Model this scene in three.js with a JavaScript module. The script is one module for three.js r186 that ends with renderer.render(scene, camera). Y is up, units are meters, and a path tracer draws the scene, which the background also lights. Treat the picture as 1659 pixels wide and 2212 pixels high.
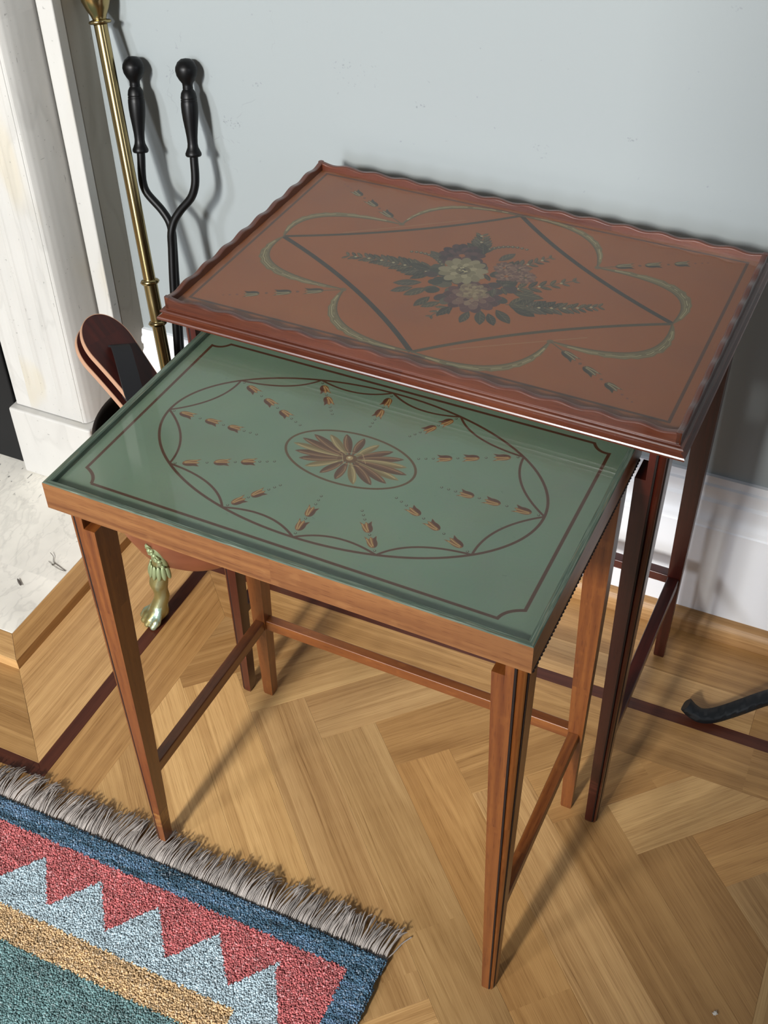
import * as THREE from 'three';
import { RoundedBoxGeometry } from 'three/addons/geometries/RoundedBoxGeometry.js';
import { MarchingCubes } from 'three/addons/objects/MarchingCubes.js';
import { mergeGeometries, mergeVertices, toCreasedNormals } from 'three/addons/utils/BufferGeometryUtils.js';
import { RectAreaLightUniformsLib } from 'three/addons/lights/RectAreaLightUniformsLib.js';

// ------------------------------------------------------------------ camera, light, exposure
const scene = new THREE.Scene();
scene.background = new THREE.Color(0x0b0c0e);
const camera = new THREE.PerspectiveCamera(2 * Math.atan(1106 / 2586.35) * 180 / Math.PI, 1659 / 2212, 0.05, 30);
camera.position.set(0.40435, 1.34481, 1.45893);
camera.rotation.order = 'YXZ';
camera.rotation.set(-0.73312, 0.44171, -0.02019);
const renderer = new THREE.WebGLRenderer({ antialias: true });
renderer.toneMapping = THREE.LinearToneMapping;
renderer.toneMappingExposure = 1.42;
renderer.shadowMap.enabled = true;
RectAreaLightUniformsLib.init();
// unseen windows of the opposite wall, placed to follow the cast shadows: [x, y, width, height, intensity, colour]
const UNSEEN_WINDOWS = [
  [-0.42, 2.96, 0.46, 0.62, 285, 0xfffdf8],
  [-2.15, 2.96, 0.46, 0.62, 75, 0xf4f8ff],
  [-0.56, 1.87, 0.8, 1.5, 19, 0xf2f6ff],  // low and dim, out of view, placed to lighten the wall below the tabletops
];
const ROOM = { x0: -3.3, x1: 2.5, z0: 0.135, z1: 5.3, h: 3.5 };
for (const [x, y, w, h, k, c] of UNSEEN_WINDOWS) {
  const l = new THREE.RectAreaLight(c, k, w, h);
  l.position.set(x, y, ROOM.z1 - 0.02); l.lookAt(x, y - 0.35 * (ROOM.z1 - 0.5) , 0.5);
  l.lookAt(x, y, 0); l.castShadow = true; scene.add(l);
}

// dim window out of view, placed to light right-hand faces and shaded wall: [y, z, width, height, intensity, colour]
const UNSEEN_SIDE_WINDOW = [1.75, 1.75, 0.9, 1.4, 1.5, 0xeef4ff];
{ const [y, z, w, h, k, c] = UNSEEN_SIDE_WINDOW, l = new THREE.RectAreaLight(c, k, w, h); l.position.set(ROOM.x1 - 0.02, y, z); l.lookAt(0, y, z); l.castShadow = true; scene.add(l); }

// ------------------------------------------------------------------ helpers
const V3 = (x, y, z) => new THREE.Vector3(x, y, z);
function rng(seed) { let a = seed >>> 0; return () => { a = (a + 0x6d2b79f5) | 0; let t = Math.imul(a ^ (a >>> 15), 1 | a); t = (t + Math.imul(t ^ (t >>> 7), 61 | t)) ^ t; return ((t ^ (t >>> 14)) >>> 0) / 4294967296; }; }
const R = rng(77);
const h2 = (x, y) => { let n = Math.imul(x | 0, 374761393) + Math.imul(y | 0, 668265263); n = Math.imul(n ^ (n >>> 13), 1274126177); return ((n ^ (n >>> 16)) >>> 0) / 4294967296; };
function noise(x, y) { const i = Math.floor(x), j = Math.floor(y), f = x - i, g = y - j, u = f * f * (3 - 2 * f), v = g * g * (3 - 2 * g);
  const a = h2(i, j), b = h2(i + 1, j), c = h2(i, j + 1), d = h2(i + 1, j + 1); return a + (b - a) * u + (c - a) * v + (a - b - c + d) * u * v; }
const fbm = (x, y, o = 4) => { let s = 0, a = 0.5, t = 0; for (let k = 0; k < o; k++) { s += a * noise(x, y); t += a; x = x * 2.03 + 17.1; y = y * 2.03 + 9.7; a *= 0.5; } return s / t; };
const clamp = (x, a = 0, b = 1) => Math.min(b, Math.max(a, x));
const mix = (a, b, t) => a + (b - a) * t;
const sstep = (a, b, x) => { const t = clamp((x - a) / (b - a)); return t * t * (3 - 2 * t); };
function dataTex(w, h, fn, srgb = true) {
  const d = new Uint8Array(w * h * 4), c = [0, 0, 0];
  for (let y = 0; y < h; y++) for (let x = 0; x < w; x++) { fn(x / w, y / h, c); const k = 4 * (y * w + x); d[k] = clamp(c[0], 0, 255); d[k + 1] = clamp(c[1], 0, 255); d[k + 2] = clamp(c[2], 0, 255); d[k + 3] = 255; }
  const t = new THREE.DataTexture(d, w, h, THREE.RGBAFormat); t.wrapS = t.wrapT = THREE.RepeatWrapping; t.magFilter = THREE.LinearFilter; t.minFilter = THREE.LinearMipmapLinearFilter; t.generateMipmaps = true;
  if (srgb) t.colorSpace = THREE.SRGBColorSpace; t.needsUpdate = true; return t;
}
function canvasTex(w, h, draw) {
  const c = document.createElement('canvas'); c.width = w; c.height = h; draw(c.getContext('2d'), w, h);
  const t = new THREE.CanvasTexture(c); t.colorSpace = THREE.SRGBColorSpace; t.anisotropy = 8; return t;
}
const std = (o) => new THREE.MeshStandardMaterial(o), phys = (o) => new THREE.MeshPhysicalMaterial(o);
const used = {};
const numbered = (n) => { used[n] = (used[n] ?? -1) + 1; return used[n] ? n + '_' + String(used[n]).padStart(3, '0') : n; };
function shadow(m) { m.castShadow = m.receiveShadow = true; return m; }
function part(name, geo, mat, parent, label) { const m = shadow(new THREE.Mesh(geo, mat)); m.name = name; if (label) m.userData.label = label; parent.add(m); return m; }
function thing(name, label, category, pos = [0, 0, 0], turn = 0, group) { const o = new THREE.Group(); o.name = numbered(name); o.position.set(...pos); o.rotation.y = turn; o.userData = { label, category }; if (group) o.userData.group = group; scene.add(o); return o; }
function struct(name, geo, mat) { const m = shadow(new THREE.Mesh(geo, mat)); m.name = name; m.userData.kind = 'structure'; scene.add(m); return m; }
function structGroup(name) { const g = new THREE.Group(); g.name = name; g.userData.kind = 'structure'; scene.add(g); return g; }
// uv in metres: v runs along the grain axis, u across; size = metres that one texture covers [across, along]
function boxUV(g0, grain = 'y', size = [1, 1], off = [0, 0]) {
  const g = g0.index ? g0.toNonIndexed() : g0, p = g.attributes.position, n = p.count, uv = new Float32Array(n * 2), A = 'xyz'.indexOf(grain);
  const a = V3(), b = V3(), c = V3(), P = [a, b, c];
  for (let i = 0; i < n; i += 3) {
    P.forEach((q, k) => q.fromBufferAttribute(p, i + k));
    const nn = b.clone().sub(a).cross(c.clone().sub(a)), m = [Math.abs(nn.x), Math.abs(nn.y), Math.abs(nn.z)];
    let d = m[0] > m[1] && m[0] > m[2] ? 0 : m[1] > m[2] ? 1 : 2;
    let va = A, ua = [0, 1, 2].find((k) => k !== d && k !== A);
    if (d === A) { [ua, va] = [0, 1, 2].filter((k) => k !== A); }
    for (let k = 0; k < 3; k++) { const q = P[k].toArray(); uv[2 * (i + k)] = q[ua] / size[0] + off[0]; uv[2 * (i + k) + 1] = q[va] / size[1] + off[1]; }
  }
  g.setAttribute('uv', new THREE.BufferAttribute(uv, 2)); if (!g.attributes.normal) g.computeVertexNormals(); return g;
}
function box(x0, x1, y0, y1, z0, z1, r = 0.001, seg = 2) { const g = r ? new RoundedBoxGeometry(x1 - x0, y1 - y0, z1 - z0, seg, Math.min(r, (x1 - x0) / 2.01, (y1 - y0) / 2.01, (z1 - z0) / 2.01)) : new THREE.BoxGeometry(x1 - x0, y1 - y0, z1 - z0); g.translate((x0 + x1) / 2, (y0 + y1) / 2, (z0 + z1) / 2); return g; }
const bare = (g) => { const n = g.index ? g.toNonIndexed() : g; for (const k of Object.keys(n.attributes)) if (k !== 'position' && k !== 'normal' && k !== 'uv') n.deleteAttribute(k); if (!n.attributes.normal) n.computeVertexNormals(); if (!n.attributes.uv) n.setAttribute('uv', new THREE.BufferAttribute(new Float32Array(n.attributes.position.count * 2), 2)); n.clearGroups(); return n; };
const merge = (...gs) => mergeGeometries(gs.flat().map(bare));
// triangles from quads between successive closed or open rings of points
function skin(rings, closedRing = true, capEnds = false, crease = 0.6) {
  const pos = [], n = rings[0].length, m = closedRing ? n : n - 1;
  const tri = (a, b, c) => pos.push(a.x, a.y, a.z, b.x, b.y, b.z, c.x, c.y, c.z);
  for (let i = 0; i + 1 < rings.length; i++) for (let k = 0; k < m; k++) { const a = rings[i][k], b = rings[i][(k + 1) % n], c = rings[i + 1][(k + 1) % n], d = rings[i + 1][k]; tri(a, b, c); tri(a, c, d); }
  if (capEnds) for (const [ring, flip] of [[rings[0], 1], [rings[rings.length - 1], 0]]) {
    const f = THREE.ShapeUtils.triangulateShape(capEnds(ring), []);
    for (const [a, b, c] of f) flip ? tri(ring[a], ring[c], ring[b]) : tri(ring[a], ring[b], ring[c]);
  }
  const g = new THREE.BufferGeometry(); g.setAttribute('position', new THREE.Float32BufferAttribute(pos, 3)); g.computeVertexNormals(); return crease ? toCreasedNormals(g, crease) : g;
}
// a moulding profile [[outward, y], ...] swept round a rectangle with mitred corners
function ringSweep(profile, x0, x1, z0, z1, grainSize) {
  const sides = [];
  const corner = (o) => [V3(x0 - o, 0, z1 + o), V3(x1 + o, 0, z1 + o), V3(x1 + o, 0, z0 - o), V3(x0 - o, 0, z0 - o)];
  for (let s = 0; s < 4; s++) {
    const ringA = profile.map(([o, y]) => corner(o)[s].setY(y)), ringB = profile.map(([o, y]) => corner(o)[(s + 1) % 4].setY(y));
    sides.push(boxUV(skin([ringA, ringB], false, false, 0.5), s % 2 ? 'z' : 'x', grainSize, [s * 0.3, s * 0.21]));
  }
  return merge(sides);
}
const tube = (pts, r, seg = 40, rad = 10) => new THREE.TubeGeometry(new THREE.CatmullRomCurve3(pts.map((p) => V3(...p)), false, 'centripetal'), seg, r, rad, false);
function latheBetween(a, b, prof, seg = 24) { // prof [[radius, distance from a], ...]
  const g = new THREE.LatheGeometry(prof.map(([r, y]) => new THREE.Vector2(Math.max(r, 1e-5), y)), seg), d = V3(...b).sub(V3(...a)).normalize();
  g.applyQuaternion(new THREE.Quaternion().setFromUnitVectors(V3(0, 1, 0), d)); g.translate(...a); return g;
}

// ------------------------------------------------------------------ textures
function oakTex(kind, seed) {
  const W = 512, H = 2048, o = seed * 31.7;
  return dataTex(W, H, (s, t, c) => {
    const u = s * 0.16, v = t * 1.28;
    const wp = (fbm(u * 14 + o, v * 2.4 + o, 3) - 0.5);
    let r;
    if (kind === 0) r = u + wp * 0.012 + 0.01 * noise(v * 1.3, o);
    else if (kind === 1) { const q = u - 0.045 - 0.02 * noise(v * 0.9, o + 3); r = q * q * 16 + v * 0.10 + wp * 0.035; }
    else { const q = u - 0.10 + 0.03 * noise(v * 1.1, o); r = Math.abs(q) * 0.8 + v * 0.02 + wp * 0.03; }
    const ring = noise(r * (kind === 1 ? 210 : 260), o), wide = noise(r * 55, o + 5), soft = fbm(u * 22 + o, v * 1.1, 2);
    const pore = noise(u * 2600 + 60 * wp, v * 34 + o), pore2 = noise(u * 1400 + 30 * wp, v * 9 + 2 * o), fine = noise(u * 2900, v * 26 + o);
    let k = 0.84 + 0.11 * (ring - 0.5) + 0.15 * (wide - 0.5) + 0.14 * (soft - 0.5) + 0.13 * (fine - 0.5);
    k -= 0.13 * sstep(0.6, 0.9, pore) * (0.3 + 0.7 * (1 - ring)) + 0.04 * sstep(0.62, 0.9, pore2);
    k = Math.max(k, 0.3);
    c[0] = 234 * Math.pow(k, 0.82); c[1] = 206 * Math.pow(k, 1.02); c[2] = 161 * Math.pow(k, 1.28);
  });
}
const OAK = [oakTex(0, 1), oakTex(1, 2), oakTex(2, 3), oakTex(0, 4), oakTex(1, 5)];
const OAKSIZE = [0.16, 1.28];
const oakTones = [0xf2e0c6, 0xe6d4b8, 0xd6bf9e, 0xeeddc0, 0xe0c6a2];
const oakMats = OAK.map((map, i) => std({ map, color: oakTones[i], roughness: 0.42, bumpMap: map, bumpScale: 0.0002 }));
const oakRaw = std({ map: OAK[0], color: 0xe0cdb6, roughness: 0.5 });
const mahTex = dataTex(512, 1024, (s, t, c) => {
  const u = s * 0.12, v = t * 0.6, wp = fbm(u * 18, v * 4, 3) - 0.5;
  const k = 0.78 + 0.26 * (noise((u + wp * 0.02) * 190, v * 1.5) - 0.5) + 0.3 * (fbm(u * 60, v * 9, 3) - 0.5) - 0.14 * sstep(0.62, 0.95, noise(u * 1900, v * 90)) + 0.06 * (noise(u * 2600, v * 20) - 0.5);
  c[0] = 235 * Math.pow(k, 0.75); c[1] = 225 * Math.pow(k, 1.05); c[2] = 215 * Math.pow(k, 1.2);
});
const MAHSIZE = [0.12, 0.6];
const wornTex = dataTex(512, 1024, (s, t, c) => { // honey mahogany rubbed paler in places
  const u = s * 0.12, v = t * 0.6, wp = fbm(u * 18 + 9, v * 4, 3) - 0.5;
  const k = 0.78 + 0.2 * (noise((u + wp * 0.02) * 210 + 7, v * 1.7) - 0.5) + 0.24 * (fbm(u * 50, v * 8 + 5, 3) - 0.5) - 0.13 * sstep(0.6, 0.95, noise(u * 1900, v * 90 + 3));
  const w = sstep(0.66, 0.78, fbm(u * 95 + 3, v * 42, 4)) * 0.22;
  c[0] = mix(240 * Math.pow(k, 0.75), 250, w); c[1] = mix(228 * Math.pow(k, 1.05), 246, w); c[2] = mix(214 * Math.pow(k, 1.2), 244, w);
});
const redWood = phys({ map: mahTex, color: 0x6f3e29, roughness: 0.34, clearcoat: 0.6, clearcoatRoughness: 0.22 });
const redLegWood = phys({ map: mahTex, color: 0x5e2519, roughness: 0.36, clearcoat: 0.45, clearcoatRoughness: 0.25 });
const honeyWood = phys({ map: wornTex, color: 0xa26a33, roughness: 0.42, clearcoat: 0.4, clearcoatRoughness: 0.28 });
const apronWood = phys({ map: wornTex, color: 0xa57a4c, roughness: 0.42, clearcoat: 0.35, clearcoatRoughness: 0.3 });
const worn = (m) => { const q = m.clone(); q.vertexColors = true; return q; }, redLegWorn = worn(redLegWood), honeyWorn = worn(honeyWood);
const darkWood = std({ map: mahTex, color: 0x33190f, roughness: 0.5 });
const stringMat = std({ color: 0x180b08, roughness: 0.6, side: THREE.DoubleSide });
const inlay = std({ map: mahTex, color: 0x6a3a24, roughness: 0.5 });
const marbleTex = dataTex(1024, 1024, (s, t, c) => {
  const w = fbm(s * 9, t * 9, 5), v = Math.abs(fbm(s * 22 + 2 * w, t * 9 + 1.4 * w, 5) - 0.5), v2 = Math.abs(fbm(s * 46 + 9, t * 18 + w * 2, 4) - 0.5);
  let k = 1 - 0.05 * (1 - sstep(0, 0.05, v)) - 0.045 * (1 - sstep(0, 0.03, v2)) - 0.17 * (fbm(s * 12, t * 12, 4) - 0.45);
  const sp = sstep(0.90, 0.95, noise(s * 200, t * 90)) * sstep(0.6, 0.75, fbm(s * 9, t * 9 + 4, 2)); k -= 0.4 * sp;
  c[0] = 234 * k; c[1] = 230 * k; c[2] = 219 * k;
});
const pilasterTex = dataTex(512, 1024, (s, t, c) => {
  const w = fbm(s * 4, t * 3, 4), v = Math.abs(fbm(s * 6 + 2 * w, t * 2.2 + w, 4) - 0.5);
  let k = 1 - 0.035 * (1 - sstep(0, 0.05, v)) - 0.07 * (fbm(s * 9, t * 5, 4) - 0.45) - 0.22 * sstep(0.955, 0.985, noise(s * 130, t * 170 + 3));
  const y = sstep(0.62, 0.8, fbm(s * 5 + 4, t * 4, 3));
  c[0] = 238 * k; c[1] = (236 - 5 * y) * k; c[2] = (232 - 16 * y) * k;
});
const marble = std({ map: marbleTex, roughness: 0.5 }), pilasterStone = std({ map: pilasterTex, roughness: 0.5, color: 0xd0d0ce });
const stain = std({ color: 0xb9a07c, roughness: 0.8 });
const wallPaint = std({ roughness: 0.75, map: canvasTex(1536, 1536, (x, W, H) => { // one metre of the alcove wall, hairline cracks and scuffs; edges plain
  x.fillStyle = '#959c9d'; x.fillRect(0, 0, W, H);
  const r = rng(5), P = (wx, wy) => [(wx + 0.645) * W, H - (wy - 0.3) * H];
  x.lineCap = 'round';
  const crack = (wx, wy, n, dx, dy, a) => { let [px, py] = P(wx, wy); x.strokeStyle = `rgba(95,98,100,${a * 0.65})`; for (let i = 0; i < n; i++) { x.lineWidth = 0.5 + r() * 1.1; x.beginPath(); x.moveTo(px, py); px += (dx + (r() - 0.5) * 1.8) * 7; py += (dy + (r() - 0.5) * 1.8) * 7; x.lineTo(px, py); if (r() > 0.3) x.stroke(); } };
  crack(-0.53, 0.72, 18, 0.25, 0.9, 0.33); crack(-0.512, 0.745, 12, 0.4, -0.5, 0.35); crack(-0.535, 0.69, 14, 0.5, 0.8, 0.3); crack(-0.49, 0.64, 20, 0.9, 0.2, 0.32); crack(-0.47, 0.625, 12, 0.8, 0.7, 0.3); crack(-0.5, 0.67, 10, 0.1, -1, 0.25); crack(-0.36, 0.83, 14, 0.1, 1, 0.12); crack(-0.43, 0.66, 9, 0.7, -0.5, 0.25);
  const spots = (wx, wy, n, s, a) => { for (let i = 0; i < n; i++) { const [px, py] = P(wx + (r() - 0.5) * s, wy + (r() - 0.5) * s * 0.6); x.fillStyle = `rgba(70,74,80,${a * 0.6 * (0.3 + r())})`; x.beginPath(); x.ellipse(px, py, 0.6 + r() * 2.4, 0.5 + r(), r() * 3, 0, 7); x.fill(); } };
  spots(-0.435, 0.655, 26, 0.03, 0.4); spots(-0.39, 0.715, 5, 0.012, 0.6); spots(-0.4, 0.713, 2, 0.004, 0.7); spots(-0.25, 0.75, 26, 0.06, 0.28); spots(-0.262, 0.757, 8, 0.012, 0.4); spots(-0.16, 0.727, 9, 0.014, 0.5); spots(-0.15, 0.757, 2, 0.003, 0.5); spots(0.107, 0.73, 8, 0.012, 0.4); spots(0.2, 0.889, 5, 0.014, 0.4); spots(0.0, 0.695, 14, 0.03, 0.2); spots(-0.523, 0.71, 10, 0.02, 0.5);
  for (let i = 0; i < 50; i++) spots(-0.6 + r() * 0.9, 0.6 + r() * 0.35, 1, 0.01, 0.3);
}) });
wallPaint.map.wrapS = wallPaint.map.wrapT = THREE.ClampToEdgeWrapping;
const plainWall = std({ color: 0x454441, roughness: 0.85 }), returnPaint = std({ color: 0xa39f96, roughness: 0.8, map: pilasterTex }), whitePaint = std({ color: 0xe9ebee, roughness: 0.4 });
const brass = phys({ color: 0xa8966a, metalness: 1, roughness: 0.24 }), oldBrass = std({ color: 0x8d8146, metalness: 0.75, roughness: 0.42 });
const blackIron = phys({ color: 0x060607, roughness: 0.42, specularIntensity: 0.55 }), greyIron = std({ color: 0x14181b, roughness: 0.55, metalness: 0.2 });

// ------------------------------------------------------------------ setting: walls, ceiling, windows
const planarUV = (g) => { const p = g.attributes.position, uv = new Float32Array(p.count * 2); for (let i = 0; i < p.count; i++) { uv[2 * i] = p.getX(i) + 0.645; uv[2 * i + 1] = p.getY(i) - 0.3; } g.setAttribute('uv', new THREE.BufferAttribute(uv, 2)); return g; };
struct('wall_back', planarUV(box(-0.72, ROOM.x1, -0.02, ROOM.h, 0.0, 0.135, 0)), wallPaint);
struct('wall_chimney', boxUV(box(ROOM.x0, -0.6452, -0.02, ROOM.h, -0.1, 0.186, 0.002, 1), 'y', [0.5, 1]), returnPaint);
struct('wall_left', box(ROOM.x0 - 0.12, ROOM.x0, -0.02, ROOM.h, -0.1, ROOM.z1 + 0.12, 0), plainWall);
const [sy, sz, sw, sh] = UNSEEN_SIDE_WINDOW;
struct('wall_right_with_added_wing', merge(box(ROOM.x1, ROOM.x1 + 0.12, -0.02, ROOM.h, 0, sz - sw / 2, 0), box(ROOM.x1, ROOM.x1 + 0.12, -0.02, ROOM.h, sz + sw / 2, ROOM.z1 + 0.12, 0), box(ROOM.x1, ROOM.x1 + 0.12, -0.02, sy - sh / 2, sz - sw / 2, sz + sw / 2, 0), box(ROOM.x1, ROOM.x1 + 0.12, sy + sh / 2, ROOM.h, sz - sw / 2, sz + sw / 2, 0), box(-0.06, ROOM.x1, -0.02, ROOM.h, 3.0, 3.15, 0)), plainWall); // with a wing added out of view to shade the right side
struct('ceiling', box(ROOM.x0 - 0.12, ROOM.x1 + 0.12, ROOM.h, ROOM.h + 0.1, -0.1, ROOM.z1 + 0.12, 0), plainWall);
{ // opposite wall, pierced by the windows
  const sh = new THREE.Shape([[ROOM.x0 - 0.12, -0.02], [ROOM.x1 + 0.12, -0.02], [ROOM.x1 + 0.12, ROOM.h], [ROOM.x0 - 0.12, ROOM.h]].map((p) => new THREE.Vector2(...p)));
  for (const [x, y, w, h] of UNSEEN_WINDOWS) sh.holes.push(new THREE.Path([[x - w / 2, y - h / 2], [x - w / 2, y + h / 2], [x + w / 2, y + h / 2], [x + w / 2, y - h / 2]].map((p) => new THREE.Vector2(...p))));
  const wf = new THREE.ExtrudeGeometry(sh, { depth: 0.12, bevelEnabled: false }); wf.translate(0, 0, ROOM.z1);
  struct('wall_front', wf, plainWall);
  UNSEEN_WINDOWS.forEach(([x, y, w, h], i) => {
    const g = structGroup('unseen_window_' + (i + 1)), z = ROOM.z1, t = 0.03;
    part('window_frame', merge(box(x - w / 2, x - w / 2 + t, y - h / 2, y + h / 2, z + 0.02, z + 0.06, 0.003), box(x + w / 2 - t, x + w / 2, y - h / 2, y + h / 2, z + 0.02, z + 0.06, 0.003), box(x - w / 2, x + w / 2, y - h / 2, y - h / 2 + t, z + 0.02, z + 0.06, 0.003), box(x - w / 2, x + w / 2, y + h / 2 - t, y + h / 2, z + 0.02, z + 0.06, 0.003)), whitePaint, g);
    part('pane', box(x - w / 2, x + w / 2, y - h / 2, y + h / 2, z + 0.035, z + 0.04, 0), std({ color: 0x101214, emissive: 0xeaf2ff, emissiveIntensity: i === 2 ? 2 : 4, roughness: 0.2 }), g);
  });
}
{ const g = structGroup('unseen_window_4'), x = ROOM.x1, t = 0.04, bars = []; for (const k of [-1, 1]) bars.push(box(x + 0.02, x + 0.06, sy - sh / 2, sy + sh / 2, sz + k * (sw / 2 - t / 2) - t / 2, sz + k * (sw / 2 - t / 2) + t / 2, 0.003), box(x + 0.02, x + 0.06, sy + k * (sh / 2 - t / 2) - t / 2, sy + k * (sh / 2 - t / 2) + t / 2, sz - sw / 2, sz + sw / 2, 0.003)); bars.push(box(x + 0.02, x + 0.06, sy - 0.02, sy + 0.02, sz - sw / 2, sz + sw / 2, 0.003));
  part('window_frame', merge(bars), whitePaint, g); part('pane', box(x + 0.035, x + 0.04, sy - sh / 2, sy + sh / 2, sz - sw / 2, sz + sw / 2, 0), std({ color: 0x101214, emissive: 0xe6efff, emissiveIntensity: 1.5, roughness: 0.2 }), g); }
// skirting of the alcove
{
  const sk = structGroup('baseboard_back'), z = 0.135;
  const prof = [[0, 0.277], [0.006, 0.277], [0.0075, 0.272], [0.0075, 0.266], [0.011, 0.264], [0.0125, 0.258], [0.011, 0.252], [0.0085, 0.250], [0.009, 0.242], [0.013, 0.238], [0.0145, 0.231], [0.0135, 0.224], [0.0155, 0.214], [0.019, 0.208], [0.02, 0.204], [0.018, 0.202], [0.018, 0.198], [0.02, 0.196], [0.02, 0.0]];
  const ring = (x) => prof.map(([o, y]) => V3(x, y, z + o));
  part('skirting_board', skin([ring(-0.645), ring(ROOM.x1)], false, false, 0.5), whitePaint, sk);
  const q = []; for (let i = 0; i <= 6; i++) { const a = (i / 6) * Math.PI / 2; q.push([0.002 + 0.015 * Math.sin(a), 0.016 + 0.018 * Math.cos(a)]); } q.unshift([0, 0.034]); q.push([0.017, -0.001]);
  const r2 = (x) => q.map(([o, y]) => V3(x, y, 0.155 + o));
  part('shoe_moulding', boxUV(skin([r2(-0.645), r2(ROOM.x1)], false, false, 0.7), 'x', OAKSIZE, [0.3, 0.1]), oakRaw, sk, 'oak quarter round along the foot of the skirting');
}

// ------------------------------------------------------------------ floor: planks clipped to their fields
const floor = structGroup('floor');
part('subfloor', box(ROOM.x0 - 0.1, ROOM.x1 + 0.1, -0.05, -0.0125, -0.1, ROOM.z1 + 0.1, 0), std({ color: 0x5a3d22, roughness: 0.8 }), floor);
part('outer_boards', boxUV(merge(box(0.61, ROOM.x1, -0.012, -0.0002, 0.346, ROOM.z1, 0), box(ROOM.x0, 0.61, -0.012, -0.0002, 1.75, ROOM.z1, 0), box(ROOM.x0, -1.7, -0.012, -0.0002, 0.2, 1.75, 0)), 'z', OAKSIZE), oakMats[1], floor);
function clip(poly, [x0, x1, z0, z1]) {
  const cut = (ps, f) => { const out = []; ps.forEach((a, i) => { const b = ps[(i + 1) % ps.length], fa = f(a), fb = f(b); if (fa >= 0) out.push(a); if ((fa >= 0) !== (fb >= 0)) { const t = fa / (fa - fb); out.push([mix(a[0], b[0], t), mix(a[1], b[1], t)]); } }); return out; };
  for (const f of [(p) => p[0] - x0, (p) => x1 - p[0], (p) => p[1] - z0, (p) => z1 - p[1]]) if (poly.length) poly = cut(poly, f);
  return poly;
}
function inset(poly, d) { // convex, counter-clockwise in (x, z) as given
  const n = poly.length, out = [], cx = poly.reduce((s, p) => s + p[0], 0) / n, cz = poly.reduce((s, p) => s + p[1], 0) / n;
  for (let i = 0; i < n; i++) {
    const p = poly[(i + n - 1) % n], q = poly[i], r = poly[(i + 1) % n];
    const e = (a, b) => { let nx = -(b[1] - a[1]), nz = b[0] - a[0]; const l = Math.hypot(nx, nz) || 1; nx /= l; nz /= l; if (nx * (cx - a[0]) + nz * (cz - a[1]) < 0) { nx = -nx; nz = -nz; } return [nx, nz]; };
    const [ax, az] = e(p, q), [bx, bz] = e(q, r), k = 1 + ax * bx + az * bz; out.push([q[0] + d * (ax + bx) / Math.max(k, 0.3), q[1] + d * (az + bz) / Math.max(k, 0.3)]);
  }
  return out;
}
function dedupe(poly) { return poly.filter((p, i) => { const q = poly[(i + 1) % poly.length]; return Math.hypot(p[0] - q[0], p[1] - q[1]) > 0.0015; }); }
function plankGeo(poly, dir, off, y = 0) { // dir: grain direction in (x, z)
  const top = inset(poly, 0.0004), rim = inset(poly, 0.00008), n = poly.length, pos = [], uv = [], L = [...rim.map(([x, z]) => [x, y - 0.0002, z]), ...top.map(([x, z]) => [x, y, z]), ...rim.map(([x, z]) => [x, -0.0125, z])];
  const tri = (a, b, c) => { const A = V3(...L[a]), B = V3(...L[b]), C = V3(...L[c]); if (B.clone().sub(A).cross(C.clone().sub(A)).dot(up) < 0) [b, c] = [c, b]; for (const k of [a, b, c]) { const [x, yy, z] = L[k]; pos.push(x, yy, z); uv.push((x * -dir[1] + z * dir[0]) / OAKSIZE[0] + off[0], (x * dir[0] + z * dir[1] + yy) / OAKSIZE[1] + off[1]); } };
  let up = V3(0, 1, 0); for (let i = 1; i + 1 < n; i++) tri(n, n + i, n + i + 1);
  const cx = poly.reduce((s, p) => s + p[0], 0) / n, cz = poly.reduce((s, p) => s + p[1], 0) / n;
  for (let i = 0; i < n; i++) { const j = (i + 1) % n; up = V3((rim[i][0] + rim[j][0]) / 2 - cx, 0.05, (rim[i][1] + rim[j][1]) / 2 - cz); tri(i, j, n + j); tri(i, n + j, n + i); up.y = 0; tri(2 * n + i, 2 * n + j, j); tri(2 * n + i, j, i); }
  const g = new THREE.BufferGeometry(); g.setAttribute('position', new THREE.Float32BufferAttribute(pos, 3)); g.setAttribute('uv', new THREE.Float32BufferAttribute(uv, 2)); g.computeVertexNormals(); return g;
}
let plankCount = 0;
const toneMats = oakMats.flatMap((m) => [1, 0.84, 1.08].map((k) => { const q = m.clone(); q.color.multiplyScalar(k); return q; }));
function plank(poly, dir, name = 'plank', mat, off) { poly = dedupe(poly); if (poly.length < 3) return; const i = plankCount++; const m = mat ?? toneMats[Math.floor(h2(i, 11) * toneMats.length)]; part(name, plankGeo(poly, dir, off ?? [h2(i, 3), h2(i, 7)], (h2(i, 5) - 0.5) * 0.0003), m, floor); }
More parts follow.
